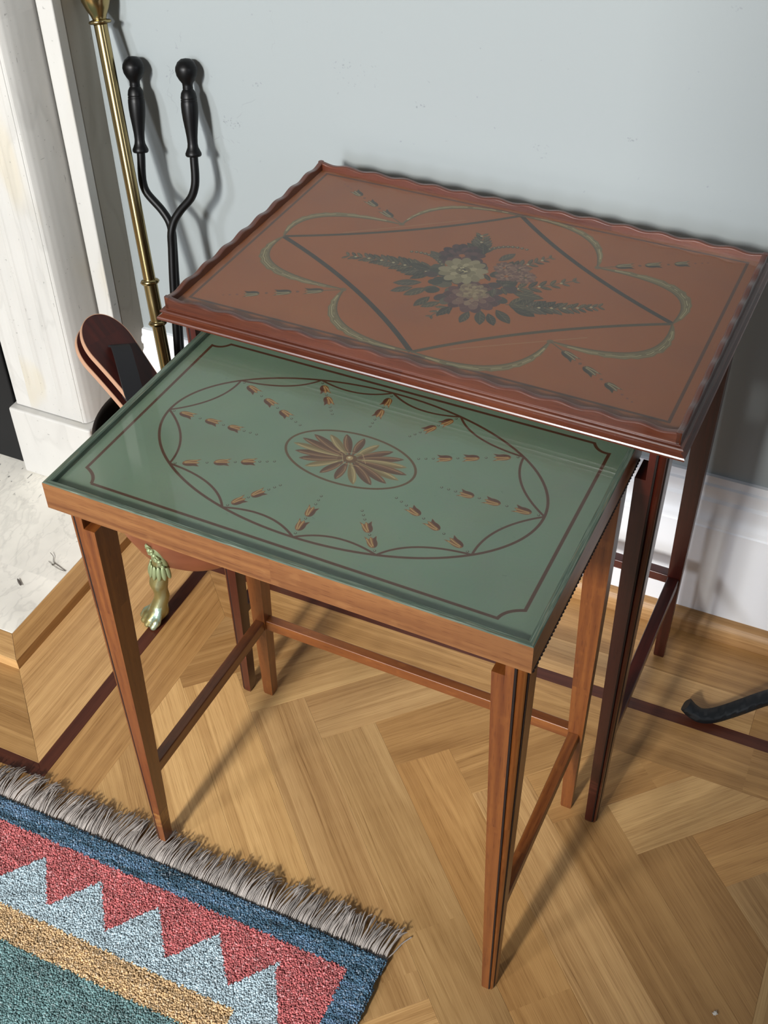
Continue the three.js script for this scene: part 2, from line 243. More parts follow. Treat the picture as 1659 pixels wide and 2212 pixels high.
{
  const w = 0.0793, len = 6 * w, q = Math.SQRT1_2, u0 = 0.3205, v0 = -0.4875, S = (u, v) => [(u + v) * q, (u - v) * q];
  const fields = [[-0.358, 0.508, 0.424, 1.75], [-1.7, -0.358, 0.862, 1.75]];
  for (let j = -6; j <= 6; j++) for (let k = -30; k <= 40; k++) {
    const us = u0 + k * w + j * len, vs = v0 + k * w - j * len;
    const A = [S(us, vs), S(us + len, vs), S(us + len, vs + w), S(us, vs + w)];
    const B = [S(us, vs + w), S(us + w, vs + w), S(us + w, vs + w + len), S(us, vs + w + len)];
    for (const f of fields) { plank(clip(A, f), [q, q]); plank(clip(B, f), [q, -q]); }
  }
  const X = [1, 0], Z = [0, 1];
  plank([[-0.434, 0.346], [0.61, 0.346], [0.61, 0.424], [-0.358, 0.424]], X);
  plank([[-0.434, 0.346], [-0.358, 0.424], [-0.358, 0.862], [-0.434, 0.785]], Z);
  plank([[-0.434, 0.785], [-0.358, 0.862], [-1.7, 0.862], [-1.7, 0.785]], X);
  plank([[0.508, 0.424], [0.61, 0.424], [0.61, 1.75], [0.508, 1.75]], Z);
  for (const s of [[[-0.454, 0.326], [2.45, 0.326], [2.45, 0.346], [-0.434, 0.346]], [[-0.454, 0.326], [-0.434, 0.346], [-0.434, 0.785], [-0.454, 0.765]], [[-0.454, 0.765], [-0.434, 0.785], [-1.7, 0.785], [-1.7, 0.765]]]) plank(s, s[1][0] > 1 || s[2][0] < -1 ? X : Z, 'inlay_strip', inlay);
  plank([[-0.454, 0.262], [0.42, 0.262], [0.42, 0.326], [-0.454, 0.326]], X); plank([[0.42, 0.262], [2.45, 0.262], [2.45, 0.326], [0.42, 0.326]], X);
  plank([[-0.454, 0.15], [0.62, 0.15], [0.62, 0.262], [-0.454, 0.262]], X); plank([[0.62, 0.15], [2.45, 0.15], [2.45, 0.262], [0.62, 0.262]], X);
  plank([[-0.583, 0.15], [-0.454, 0.15], [-0.454, 0.765], [-0.583, 0.639]], Z, 'plank', oakMats[0], [0.3, 0.2]);
  plank([[-0.583, 0.639], [-0.519, 0.702], [-1.7, 0.702], [-1.7, 0.639]], X); plank([[-0.519, 0.702], [-0.454, 0.765], [-1.7, 0.765], [-1.7, 0.702]], X);
}

// ------------------------------------------------------------------ hearth and fireplace surround
{
  const t = thing('hearth', 'white veined marble hearth slab framed by a raised oak edging', 'hearth');
  part('marble_slab', boxUV(box(-2.2, -0.623, -0.012, 0.0185, 0.16, 0.597, 0.001, 1), 'z', [0.8, 0.8], [0.13, 0.4]), marble, t);
  const H = 0.0185;
  const rail = (poly, dir, off) => { const sh = new THREE.Shape(poly.map(([x, z]) => new THREE.Vector2(x, -z))); const g = new THREE.ExtrudeGeometry(sh, { depth: H + 0.01 - 0.002, bevelEnabled: true, bevelSize: 0.0012, bevelThickness: 0.001, bevelOffset: -0.0012, bevelSegments: 2 }); g.rotateX(-Math.PI / 2); g.translate(0, -0.009, 0); return boxUV(g, dir, OAKSIZE, off); };
  part('edging_rail', rail([[-0.623, 0.16], [-0.583, 0.16], [-0.583, 0.639], [-0.623, 0.597]], 'z', [0.4, 0.3]), oakMats[2], t);
  part('edging_rail', rail([[-0.623, 0.597], [-0.583, 0.639], [-2.2, 0.639], [-2.2, 0.597]], 'x', [0.1, 0.6]), oakMats[0], t);
}
{
  const t = thing('fireplace_surround', 'white marble fireplace surround with a fluted pilaster and black iron insert', 'fireplace');
  const zf = 0.266, zs = 0.205, y0 = 0.0195, y1 = 1.25;
  // slip: flat marble slab behind the pilaster, its narrow edge seen between the crack and the corner
  part('marble_slip', boxUV(box(-0.6718, -0.645, y0, y1, 0.186, zs, 0.002), 'y', [0.5, 1]), pilasterStone, t);
  // pilaster: front with three shallow flutes, right side rounding back to the crack
  const plan = (flute) => { const p = []; p.push(V3(-0.832, 0, zs), V3(-0.832, 0, zf - 0.004), V3(-0.829, 0, zf));
    for (let f = 0; f < 4; f++) { const a = -0.823 + f * 0.031, b = a + 0.024; for (let i = 0; i <= 8; i++) { const s = i / 8; p.push(V3(mix(a, b, s), 0, zf - flute * 0.003 * Math.sqrt(Math.max(0, 1 - (2 * s - 1) ** 2)))); } }
    p.push(V3(-0.699, 0, zf), V3(-0.6985, 0, zf + 0.001), V3(-0.696, 0, zf + 0.001), V3(-0.6955, 0, zf));
    for (let i = 1; i <= 16; i++) { const a = (i / 16) * Math.PI / 2; p.push(V3(-0.6955 + 0.021 * Math.sin(a), 0, 0.188 + (zf - 0.188) * Math.cos(a))); }
    return p; };
  const ring = (y, f) => plan(f).map((p) => p.setY(y));
  const rings = [ring(0.158, 0), ring(0.197, 0)]; for (let i = 1; i <= 8; i++) rings.push(ring(0.197 + 0.012 * Math.sin((i / 8) * Math.PI / 2), Math.sin((i / 8) * Math.PI / 2))); rings.push(ring(0.5, 1), ring(0.9, 1), ring(y1, 1));
  part('fluted_pilaster', boxUV(skin(rings, false, false, 0.5), 'y', [0.4, 0.8]), pilasterStone, t);
  part('plinth_block', boxUV(box(-0.838, -0.676, y0, 0.1565, 0.188, 0.28, 0.004, 2), 'y', [0.4, 0.8], [0.3, 0.2]), pilasterStone, t);
  part('iron_insert', box(-2.0, -0.84, y0, 1.0, 0.2, 0.262, 0.004, 2), std({ color: 0x0d0e11, roughness: 0.5, metalness: 0.3 }), t, 'black cast iron fireplace insert');
  part('mantel_shelf', box(-2.2, -0.62, 1.25, 1.29, 0.2, 0.36, 0.006, 2), pilasterStone, t);
}

// ------------------------------------------------------------------ painted table tops (flat print under glass)
function stroke(x, pts, w, col) { x.strokeStyle = col; x.lineWidth = w; x.beginPath(); pts(x); x.stroke(); }
function bell(x, px, pz, ang, len, wid, dark, light, mid) { // closed end at -len/2, three petals at +len/2
  x.save(); x.translate(px, pz); x.rotate(ang); x.scale(len, wid);
  x.fillStyle = mid; x.beginPath(); x.moveTo(-0.5, 0); x.bezierCurveTo(-0.45, -0.5, 0, -0.45, 0.25, -0.42); x.lineTo(0.62, -0.5); x.lineTo(0.3, -0.18); x.lineTo(0.52, 0.02); x.lineTo(0.3, 0.2); x.lineTo(0.5, 0.55); x.lineTo(0.15, 0.42); x.bezierCurveTo(-0.1, 0.48, -0.45, 0.45, -0.5, 0); x.fill();
  x.fillStyle = dark; x.beginPath(); x.moveTo(-0.5, 0.05); x.bezierCurveTo(-0.3, 0.1, 0.1, 0.1, 0.32, 0.18); x.lineTo(0.48, 0.52); x.lineTo(0.15, 0.4); x.bezierCurveTo(-0.1, 0.48, -0.45, 0.42, -0.5, 0.05); x.fill();
  x.strokeStyle = light; x.lineWidth = 0.1; x.beginPath(); x.moveTo(-0.4, -0.12); x.quadraticCurveTo(-0.05, -0.32, 0.4, -0.36); x.moveTo(-0.35, 0.0); x.quadraticCurveTo(0, -0.08, 0.42, 0.0); x.stroke();
  x.restore();
}
function mottled(x, x0, z0, w, h, S, seed, cols) { // worn paint: soft patches, fine scratches and specks
  const r = rng(seed);
  for (let i = 0; i < 420; i++) { const px = x0 + r() * w, pz = z0 + r() * h, rad = 0.008 + r() * 0.04; const g = x.createRadialGradient(px, pz, 0, px, pz, rad); const c = cols[Math.floor(r() * cols.length)]; g.addColorStop(0, `rgba(${c},0.09)`); g.addColorStop(1, `rgba(${c},0)`); x.fillStyle = g; x.fillRect(px - rad, pz - rad, 2 * rad, 2 * rad); }
  for (let i = 0; i < 9000; i++) { const c = cols[Math.floor(r() * cols.length)]; x.fillStyle = `rgba(${c},${0.05 + r() * 0.16})`; x.fillRect(x0 + r() * w, z0 + r() * h, 0.0004 + r() * 0.0016, 0.0003 + r() * 0.0005); }
}
const GREEN = { hw: 0.2436, z0: -0.147, z1: 0.1629, top: 0.6231, lip: 0.0068 };
function paintGreen(x, W, H) {
  const g = GREEN, x0 = -g.hw, w = 2 * g.hw, z0 = g.z0, h = g.z1 - g.z0; x.scale(W / w, H / h); x.translate(-x0, -z0);
  x.fillStyle = '#76907a'; x.fillRect(x0, z0, w, h); mottled(x, x0, z0, w, h, 1, 3, ['96,124,104', '134,156,132', '118,118,98', '102,134,118', '142,148,124']);
  { const r = rng(8); for (let i = 0; i < 60; i++) { const px = x0 + r() * w, pz = z0 + r() * h; x.strokeStyle = `rgba(60,78,66,${0.1 + r() * 0.15})`; x.lineWidth = 0.0004 + r() * 0.0008; x.beginPath(); x.moveTo(px, pz); x.lineTo(px + (r() - 0.5) * 0.01, pz + (r() - 0.5) * 0.005); x.stroke(); } }
  const br = '#54321d', cx = -0.0031, cz = 0.0085, A = 0.199, B = 0.1158;
  x.lineJoin = 'miter';
  const bx0 = -0.2235, bx1 = 0.2212, bz0 = -0.1145, bz1 = 0.1392, q = 0.0178, k = 0.006;
  stroke(x, (c) => { c.moveTo(bx0 + q, bz1); c.lineTo(bx1 - q, bz1); c.quadraticCurveTo(bx1 - q + k * 0.4, bz1 - q + k, bx1, bz1 - q); c.lineTo(bx1, bz0 + q * 0.55); c.quadraticCurveTo(bx1 - q + k, bz0 + q - k, bx1 - q, bz0); c.lineTo(bx0 + q, bz0); c.quadraticCurveTo(bx0 + q - k, bz0 + q - k, bx0, bz0 + q * 0.55); c.lineTo(bx0, bz1 - q); c.quadraticCurveTo(bx0 + q - k * 0.4, bz1 - q + k, bx0 + q, bz1); }, 0.0031, br);
  stroke(x, (c) => c.ellipse(cx, cz, A, B, 0, 0, 7), 0.0026, br);
  const nodes = [0, 38.7, 67, 90, 113, 141.3, 180, 218.7, 247, 270, 293, 321.3].map((d) => { const t = (d - 1.5) * Math.PI / 180; return [cx + A * Math.cos(t), cz + B * Math.sin(t), d]; });
  nodes.forEach(([nx, nz, d], i) => {
    const [mx, mz] = nodes[(i + 1) % 12], hx = (nx + mx) / 2 - cx, hz = (nz + mz) / 2 - cz, L = Math.hypot(hx, hz), dd = Math.hypot(mx - nx, mz - nz) * 0.27;
    stroke(x, (c) => { c.moveTo(nx, nz); c.quadraticCurveTo(cx + hx - hx / L * dd, cz + hz - hz / L * dd, mx, mz); }, 0.0023, br);
    const dx = cx - nx, dz = cz - nz, len = Math.hypot(dx, dz), ang = Math.atan2(dz, dx), at = (s) => [nx + dx / len * s, nz + dz / len * s];
    const dot = (s) => { const [px, pz] = at(s); x.fillStyle = '#4a4f3c'; x.beginPath(); x.arc(px, pz, 0.0014, 0, 7); x.fill(); x.fillStyle = '#9db09a'; x.beginPath(); x.arc(px - 0.0003, pz - 0.0003, 0.0006, 0, 7); x.fill(); };
    const long = i % 3 !== 0 || d === 0 || d === 180; // the spokes at the long ends carry three bells
    const three = d === 0 || d === 180 || [38.7, 141.3, 218.7, 321.3].includes(d);
    const bells = three ? [0.0205, 0.05, 0.0755] : [0.0165, 0.0365], dots = three ? [0.0055, 0.036, 0.063, 0.0865, 0.0935, 0.1005] : [0.0055, 0.0265, 0.0475, 0.0535, 0.0595];
    dots.forEach(dot); bells.forEach((s, b) => { const [px, pz] = at(s); bell(x, px, pz, ang, three ? 0.0165 - b * 0.001 : 0.0145, 0.0105, '#56311a', '#b2985f', '#85562f'); });
  });
  // centre: oval line and twenty-four petals round a button
  const ox = -0.0012, oz = 0.0052, a = 0.067, b = 0.0375;
  stroke(x, (c) => c.ellipse(ox, oz, a, b, 0, 0, 7), 0.0024, '#5f4729');
  const r = rng(21), N = 20;
  for (let i = 0; i < N; i++) {
    const t = (i + 0.5) / N * Math.PI * 2 + 0.14, ex = a * 0.93 * Math.cos(t), ez = b * 0.93 * Math.sin(t), L = Math.hypot(ex, ez) * (0.9 + r() * 0.1), g2 = Math.atan2(ez, ex), wv = 0.0052 + r() * 0.0008;
    const pal = i % 3 === 0 ? ['#93835a', '#b3a374', '#7c6b44'] : ['#735238', '#957653', '#5c3f29'];
    x.save(); x.translate(ox, oz); x.rotate(g2);
    x.fillStyle = pal[0]; x.beginPath(); x.moveTo(0.005, 0); x.bezierCurveTo(L * 0.35, -wv * 0.7, L * 0.8, -wv * 1.25, L, 0); x.bezierCurveTo(L * 0.8, wv * 1.25, L * 0.35, wv * 0.7, 0.005, 0); x.fill();
    x.fillStyle = pal[2]; x.beginPath(); x.moveTo(0.005, 0); x.quadraticCurveTo(L * 0.65, wv * 0.1, L, 0); x.bezierCurveTo(L * 0.8, wv * 1.25, L * 0.35, wv * 0.7, 0.005, 0); x.fill();
    stroke(x, (c) => { c.moveTo(0.012, -0.0008); c.quadraticCurveTo(L * 0.55, -wv * 0.8, L * 0.92, -0.0003); }, 0.0011, pal[1]);
    x.restore();
  }
  x.fillStyle = '#6a4c2e'; x.beginPath(); x.ellipse(ox, oz, 0.0072, 0.0062, 0, 0, 7); x.fill(); x.fillStyle = '#a88e62'; x.beginPath(); x.arc(ox - 0.0006, oz - 0.0006, 0.0034, 0, 7); x.fill(); x.fillStyle = '#d8cfa8'; x.beginPath(); x.arc(ox - 0.0012, oz - 0.0012, 0.0013, 0, 7); x.fill();
  stroke(x, (c) => { c.moveTo(-0.016, -0.0005); c.lineTo(0.007, -0.006); c.lineTo(0.016, 0.006); c.moveTo(-0.012, 0.001); c.lineTo(-0.004, 0.0135); c.lineTo(0.012, 0.012); }, 0.0006, '#b0966c');
}
const RED = { hw: 0.2833, z0: -0.17875, z1: 0.17875, top: 0.66, rail: 0.0062 };
function paintRed(x, W, H) {
  const g = RED, x0 = -g.hw, w = 2 * g.hw, z0 = g.z0, h = g.z1 - g.z0; x.scale(W / w, H / h); x.translate(-x0, -z0);
  x.fillStyle = '#96531f'; x.fillRect(x0, z0, w, h); mottled(x, x0, z0, w, h, 1, 13, ['124,70,40', '152,90,48', '118,66,40', '162,100,50', '130,76,52']);
  const dk = '#352a1b', ol = '#6f623e';
  stroke(x, (c) => c.rect(-0.267, -0.166, 0.532, 0.3195), 0.0032, 'rgba(78,50,32,0.85)');
  const cx = -0.008, cz = -0.0065, L = [-0.2398, -0.0046], T = [-0.004, -0.1640], Rr = [0.2228, -0.011], B = [-0.0045, 0.1490];
  const edge = (p, q, s, wd, col) => { const mx = (p[0] + q[0]) / 2, mz = (p[1] + q[1]) / 2, l = Math.hypot(mx - cx, mz - cz), k = 0.024 * s; stroke(x, (c) => { c.moveTo(...p); c.quadraticCurveTo(mx - (mx - cx) / l * k, mz - (mz - cz) / l * k, ...q); }, wd, col); };
  edge(L, B, 1.1, 0.0058, dk); edge(T, Rr, 1, 0.0056, dk); edge(L, T, 1, 0.0046, '#43361f'); edge(Rr, B, 1, 0.0046, '#4d4128');
  stroke(x, (c) => { c.moveTo(-0.18, -0.04); c.lineTo(-0.06, -0.127); c.moveTo(0.15, 0.05); c.lineTo(0.03, 0.128); }, 0.0009, 'rgba(165,150,110,0.5)');
  const mids = [[-0.122, 0.071], [-0.1256, -0.0873], [0.1158, -0.0873], [0.1178, 0.0728]];
  const swag = (p, q, c1, fat, seed) => { // a scrolling ribbon: crescent with a scalloped outer edge
    const r = rng(seed), n = 26, out = [], inn = [];
    for (let i = 0; i <= n; i++) { const t = i / n, bx = (1 - t) ** 2 * p[0] + 2 * t * (1 - t) * c1[0] + t * t * q[0], bz = (1 - t) ** 2 * p[1] + 2 * t * (1 - t) * c1[1] + t * t * q[1], tx = (1 - t) * (c1[0] - p[0]) + t * (q[0] - c1[0]), tz = (1 - t) * (c1[1] - p[1]) + t * (q[1] - c1[1]), tl = Math.hypot(tx, tz); let nx = -tz / tl, nz = tx / tl; if (nx * (bx - cx) + nz * (bz - cz) < 0) { nx = -nx; nz = -nz; } const f = fat * Math.sin(Math.PI * t) ** 0.7; out.push([bx + nx * f * (0.55 + 0.25 * Math.abs(Math.sin(i * 1.25)) + r() * 0.1), bz + nz * f * (0.55 + 0.25 * Math.abs(Math.sin(i * 1.25)))]); inn.push([bx - nx * (f * 0.35 + 0.0007), bz - nz * (f * 0.35 + 0.0007)]); }
    x.fillStyle = ol; x.beginPath(); out.forEach((v, i) => i ? x.lineTo(...v) : x.moveTo(...v)); inn.slice().reverse().forEach((v) => x.lineTo(...v)); x.fill();
    stroke(x, (c) => inn.forEach((v, i) => i ? c.lineTo(...v) : c.moveTo(...v)), 0.0016, '#5b4f33');
    for (let k = 0; k < 3; k++) stroke(x, (c) => { for (let i = 2; i < n - 1; i++) { const s = 0.35 + k * 0.22, v = [mix(inn[i][0], out[i][0], s), mix(inn[i][1], out[i][1], s)]; i === 2 ? c.moveTo(...v) : r() > 0.2 ? c.lineTo(...v) : c.moveTo(...v); } }, 0.0009, k === 1 ? 'rgba(190,178,132,0.8)' : 'rgba(160,146,102,0.6)');
  };
  const [nLB, nLT, nRT, nRB] = mids;
  swag(L, nLB, [-0.262, 0.082], 0.0105, 1); swag(nLB, B, [-0.122, 0.158], 0.0095, 2); swag(L, nLT, [-0.262, -0.088], 0.0085, 3); swag(nLT, T, [-0.118, -0.168], 0.0055, 4);
  swag(T, nRT, [0.106, -0.172], 0.0075, 5); swag(nRT, Rr, [0.248, -0.098], 0.011, 6); swag(Rr, nRB, [0.246, 0.082], 0.0105, 7); swag(nRB, B, [0.112, 0.166], 0.0085, 8);
  const chain = (n, e, s) => { const dx = e[0] - n[0], dz = e[1] - n[1], l = Math.hypot(dx, dz), a = Math.atan2(dz, dx); const at = (t) => [n[0] + dx / l * t, n[1] + dz / l * t];
    x.fillStyle = '#6b5a3c'; x.beginPath(); x.arc(...n, 0.0035, 0, 7); x.fill(); stroke(x, (c) => { c.moveTo(...n); c.lineTo(...at(0.028)); }, 0.0014, '#5e5136');
    [0.032, 0.066, 0.100].forEach((t, i) => { const [px, pz] = at(t * s); bell(x, px, pz, a, 0.021 - i * 0.002, 0.012, '#372d1b', '#978a62', '#594d31'); });
    [0.05, 0.084, 0.116, 0.124, 0.131].forEach((t, i) => { x.fillStyle = i > 1 ? '#7a4630' : '#6a4630'; x.beginPath(); x.arc(...at(t * s), 0.0019 - i * 0.0002, 0, 7); x.fill(); }); };
  chain(nLB, [-0.245, 0.140], 1); chain(nLT, [-0.225, -0.145], 0.95); chain(nRT, [0.213, -0.141], 0.95); chain(nRB, [0.212, 0.130], 0.95);
  // bouquet
  const r = rng(42), leafCols = [['#403926', '#665c3c'], ['#4b432c', '#736746'], ['#352f20', '#5a5138'], ['#4a4230', '#6e6246']];
  const leaf = (px, pz, ang, len, wid, ci = Math.floor(r() * 4)) => { const [d, l] = leafCols[ci % 4]; x.save(); x.translate(px, pz); x.rotate(ang); x.fillStyle = d; x.beginPath(); x.moveTo(0, 0); x.quadraticCurveTo(len * 0.5, -wid, len, 0); x.quadraticCurveTo(len * 0.5, wid, 0, 0); x.fill(); stroke(x, (c) => { c.moveTo(len * 0.1, 0); c.lineTo(len * 0.85, 0); for (let i = 1; i < 4; i++) { c.moveTo(len * 0.2 * i, 0); c.lineTo(len * 0.2 * i + wid * 0.5, -wid * 0.42); } }, 0.0006, l); x.restore(); };
  const spray = (p, q, bend, n, sz) => { const mx = (p[0] + q[0]) / 2 + bend[0], mz = (p[1] + q[1]) / 2 + bend[1]; stroke(x, (c) => { c.moveTo(...p); c.quadraticCurveTo(mx, mz, ...q); }, 0.0013, '#554e36');
    for (let i = 0; i < n; i++) { const t = (i + 0.6) / n, bx = (1 - t) ** 2 * p[0] + 2 * t * (1 - t) * mx + t * t * q[0], bz = (1 - t) ** 2 * p[1] + 2 * t * (1 - t) * mz + t * t * q[1], a = Math.atan2(q[1] - p[1], q[0] - p[0]), f = sz * (1.15 - 0.75 * t); leaf(bx, bz, a + 0.6 + r() * 0.3, f, f * 0.38); leaf(bx, bz, a - 0.6 - r() * 0.3, f, f * 0.38); if (i % 2) { x.fillStyle = '#a0936d'; x.beginPath(); x.arc(bx, bz, 0.0017, 0, 7); x.fill(); } } };
  const beads = (p, q, bend, n) => { const mx = (p[0] + q[0]) / 2 + bend[0], mz = (p[1] + q[1]) / 2 + bend[1]; for (let i = 0; i <= n; i++) { const t = i / n, bx = (1 - t) ** 2 * p[0] + 2 * t * (1 - t) * mx + t * t * q[0], bz = (1 - t) ** 2 * p[1] + 2 * t * (1 - t) * mz + t * t * q[1]; x.fillStyle = '#4c4632'; x.beginPath(); x.arc(bx, bz, 0.0034 - 0.0013 * t, 0, 7); x.fill(); x.fillStyle = '#938660'; x.beginPath(); x.arc(bx - 0.0005, bz - 0.0005, 0.001, 0, 7); x.fill(); } };
  spray([-0.045, 0.0], [-0.152, 0.005], [0.005, -0.012], 15, 0.024); spray([0.05, 0.026], [0.144, -0.012], [0.0, 0.012], 15, 0.022); spray([-0.02, -0.05], [-0.03, -0.102], [0.008, 0], 8, 0.024); spray([0.035, 0.0], [0.104, -0.052], [0, 0.008], 7, 0.02); spray([0.02, -0.04], [0.062, -0.088], [0.002, 0.006], 7, 0.017); spray([0.0, 0.05], [-0.014, 0.083], [-0.004, 0], 3, 0.014);
  beads([-0.045, -0.022], [-0.088, -0.034], [0.004, -0.014], 9); beads([-0.012, -0.07], [0.03, -0.092], [-0.006, -0.014], 9);
  for (const [px, pz, a, l] of [[-0.05, 0.022, 2.7, 0.032], [-0.055, 0.035, 2.4, 0.026], [-0.04, 0.03, 2.2, 0.03], [-0.05, -0.005, 3.3, 0.03], [-0.03, 0.045, 1.9, 0.026], [-0.015, 0.05, 2.3, 0.024], [0.03, 0.048, 1.2, 0.028], [0.045, 0.04, 0.7, 0.03], [0.055, 0.02, 0.4, 0.032], [0.05, 0.002, -0.1, 0.034], [0.04, 0.05, 0.95, 0.024], [-0.01, -0.06, -2.0, 0.028], [0.01, -0.055, -1.1, 0.026], [-0.045, -0.03, -2.6, 0.028], [0.02, 0.055, 1.6, 0.024], [0.0, 0.052, 1.9, 0.026], [0.06, 0.03, 0.2, 0.028], [0.03, -0.02, -0.5, 0.03]]) leaf(px, pz, a, l, l * 0.42);
  for (let i = 0; i < 60; i++) { const a = r() * 6.28, d = Math.sqrt(r()) * 0.046; x.fillStyle = ['#3b3727', '#4b4531', '#43332b', '#57503a'][i % 4]; x.beginPath(); x.ellipse(0.0 + d * Math.cos(a) * 1.1, 0.002 + d * Math.sin(a), 0.008, 0.006, a, 0, 7); x.fill(); }
  const bloom = (px, pz, rad, layers, cols, seed) => { const q = rng(seed); for (let k = 0; k < layers; k++) { const rr = rad * (1 - k / layers * 0.86), n = 13 - k * 2; for (let i = 0; i < n; i++) { const a = i / n * 6.283 + k * 0.4 + q() * 0.2; x.fillStyle = cols[(k + (i % 2)) % cols.length]; x.beginPath(); x.ellipse(px + Math.cos(a) * rr * 0.66, pz + Math.sin(a) * rr * 0.66, rr * 0.36, rr * 0.22, a, 0, 7); x.fill(); stroke(x, (c) => c.ellipse(px + Math.cos(a) * rr * 0.66, pz + Math.sin(a) * rr * 0.66, rr * 0.36, rr * 0.22, a, -1.2, 1.2), 0.0006, cols[(k + 1) % cols.length]); } } };
  bloom(-0.032, -0.049, 0.026, 3, ['#4a2d29', '#3a2422', '#583832'], 2);
  bloom(0.012, 0.027, 0.031, 4, ['#4a2b27', '#5b3832', '#735342', '#866b52'], 3);
  x.fillStyle = '#84704f'; x.beginPath(); x.ellipse(0.008, 0.014, 0.017, 0.011, 0.4, 0, 7); x.fill(); bloom(0.009, 0.016, 0.016, 3, ['#84704f', '#735c44', '#95815f'], 5);
  bloom(-0.0182, -0.0195, 0.0275, 2, ['#8d8160', '#7c7050', '#9d926e'], 4); x.fillStyle = '#6a5d40'; x.beginPath(); x.arc(-0.0182, -0.0195, 0.0085, 0, 7); x.fill(); for (let i = 0; i < 16; i++) { const a = r() * 6.28, d = r() * 0.007; x.fillStyle = i % 2 ? '#b5a87e' : '#3d3726'; x.beginPath(); x.arc(-0.0182 + d * Math.cos(a), -0.0195 + d * Math.sin(a), 0.0013, 0, 7); x.fill(); }
  for (const [px, pz] of [[0.038, -0.046], [0.03, -0.028], [0.05, -0.034], [0.022, -0.044]]) bloom(px, pz, 0.0125, 2, ['#7d5a45', '#664536', '#8a6a50'], 6);
  for (let i = 0; i < 8; i++) leaf(0.01 + r() * 0.03, -0.014 + r() * 0.02, r() * 6, 0.016, 0.006);
}
const S_TEX = 3200;
const greenMap = canvasTex(Math.round(2 * GREEN.hw * S_TEX), Math.round((GREEN.z1 - GREEN.z0) * S_TEX), paintGreen);
const redMap = canvasTex(Math.round(2 * RED.hw * S_TEX), Math.round((RED.z1 - RED.z0) * S_TEX), paintRed);
const glass = phys({ color: 0xffffff, transmission: 1, thickness: 0, roughness: 0.03, ior: 1.5, specularIntensity: 0.4 });
function topPanel(o, y0, y1, m, parent, label) {
  const hw = o.hw - m, z0 = o.z0 + m, z1 = o.z1 - m, g = box(-hw, hw, y0, y1, z0, z1, 0).toNonIndexed(), p = g.attributes.position, uv = g.attributes.uv;
  for (let i = 0; i < p.count; i++) uv.setXY(i, (p.getX(i) + o.hw) / (2 * o.hw), 1 - (p.getZ(i) - o.z0) / (o.z1 - o.z0));
  return part('painted_panel', g, o === GREEN ? std({ map: greenMap, roughness: 0.6, color: new THREE.Color().setRGB(0.62, 0.61, 0.57) }) : std({ map: redMap, roughness: 0.6, color: new THREE.Color().setRGB(0.62, 0.62, 0.62) }), parent, label);
}
// a square leg tapering to the floor, with a bead between two quirks on its outer corner and a runner slot cut in its inner side
function legGeo(sx, sz, top, foot, H, slotY, slotD, scuff = 9) {
  const ring = (y, cut = 0) => { const t = y / H, ix = mix(foot.ix, top.ix, t), ox = mix(foot.ox, top.ox, t), iz = mix(foot.iz, top.iz, t), oz = mix(foot.oz, top.oz, t), w = ox - ix, B = 0.011 * mix(0.52, 1, t), q = 0.0026 * mix(0.7, 1, t), gq = 0.0021 * mix(0.7, 1, t);
    const a = [[ix + cut, iz], [ox, iz], [ox, oz - B], [ox - q, oz - B], [ox - q, oz - B + gq]], rb = B - gq;
    for (let i = 1; i < 6; i++) { const f = (i / 6) * Math.PI / 2; a.push([ox - rb + (rb - q * 0.35) * Math.cos(f), oz - rb + (rb - q * 0.35) * Math.sin(f)]); }
    a.push([ox - B + gq, oz - q], [ox - B, oz - q], [ox - B, oz], [ix + cut, oz]); void w;
    return a.map(([x, z]) => V3(x * sx, y, z * sz)); };
  const cap = (r) => r.map((p) => new THREE.Vector2(p.x, p.z));
  const fix = (g) => { if (sx * sz > 0) { const p = g.attributes.position; for (let i = 0; i < p.count; i += 3) { const a = V3().fromBufferAttribute(p, i + 1), b = V3().fromBufferAttribute(p, i + 2); p.setXYZ(i + 1, b.x, b.y, b.z); p.setXYZ(i + 2, a.x, a.y, a.z); } } g.computeVertexNormals(); return g; };
  const ys = [0, 0.004]; for (let y = 0.02; y < 0.125; y += 0.0025) ys.push(y); for (let i = 1; i <= 4; i++) ys.push(mix(0.13, slotY, i / 4));
  const low = ys.map((y) => y === 0 ? ring(0).map((p) => { const c = V3(sx * (foot.ix + foot.ox) / 2, 0, sz * (foot.iz + foot.oz) / 2); return p.lerp(c, 0.1).setY(0); }) : ring(y));
  const g = boxUV(merge(fix(skin(low, true, cap, 0)), fix(skin([ring(slotY, slotD), ring(H, slotD)], true, cap, 0))), 'y', MAHSIZE, [R(), R()]), p = g.attributes.position, col = new Float32Array(p.count * 3);
  for (let i = 0; i < p.count; i++) { const y = p.getY(i), n = h2(Math.round(p.getX(i) * 2500) + Math.round(y * 400) * 7, Math.round(p.getZ(i) * 2500)), w = y > scuff && y < scuff + 0.03 && n > 0.45 ? n : 0; col.set([1 + w * 0.9, 1 + w * 1.9, 1 + w * 2.6], 3 * i); } // varnish knocked off near the foot
  g.setAttribute('color', new THREE.BufferAttribute(col, 3)); return g;
}
function stringingGeo(sx, sz, top, foot, H) { // the two dark lines that frame the corner bead of a leg
  const gs = []; for (const swap of [0, 1]) { const ring = (y) => { const t = y / H, ox = mix(foot.ox, top.ox, t), oz = mix(foot.oz, top.oz, t), B = 0.011 * mix(0.52, 1, t), q = 0.0026 * mix(0.7, 1, t), gq = 0.0021 * mix(0.7, 1, t), e = 0.00025;
    return (swap ? [[ox - B + gq, oz - e], [ox - B, oz - e], [ox - B, oz - q], [ox - B + gq, oz - q]] : [[ox - e, oz - B], [ox - e, oz - B + gq], [ox - q, oz - B + gq], [ox - q, oz - B]]).map(([x, z]) => V3(x * sx, y, z * sz)); }; gs.push(skin([ring(0.002), ring(H - 0.001)], true, null, 0)); }
  return merge(gs);
}
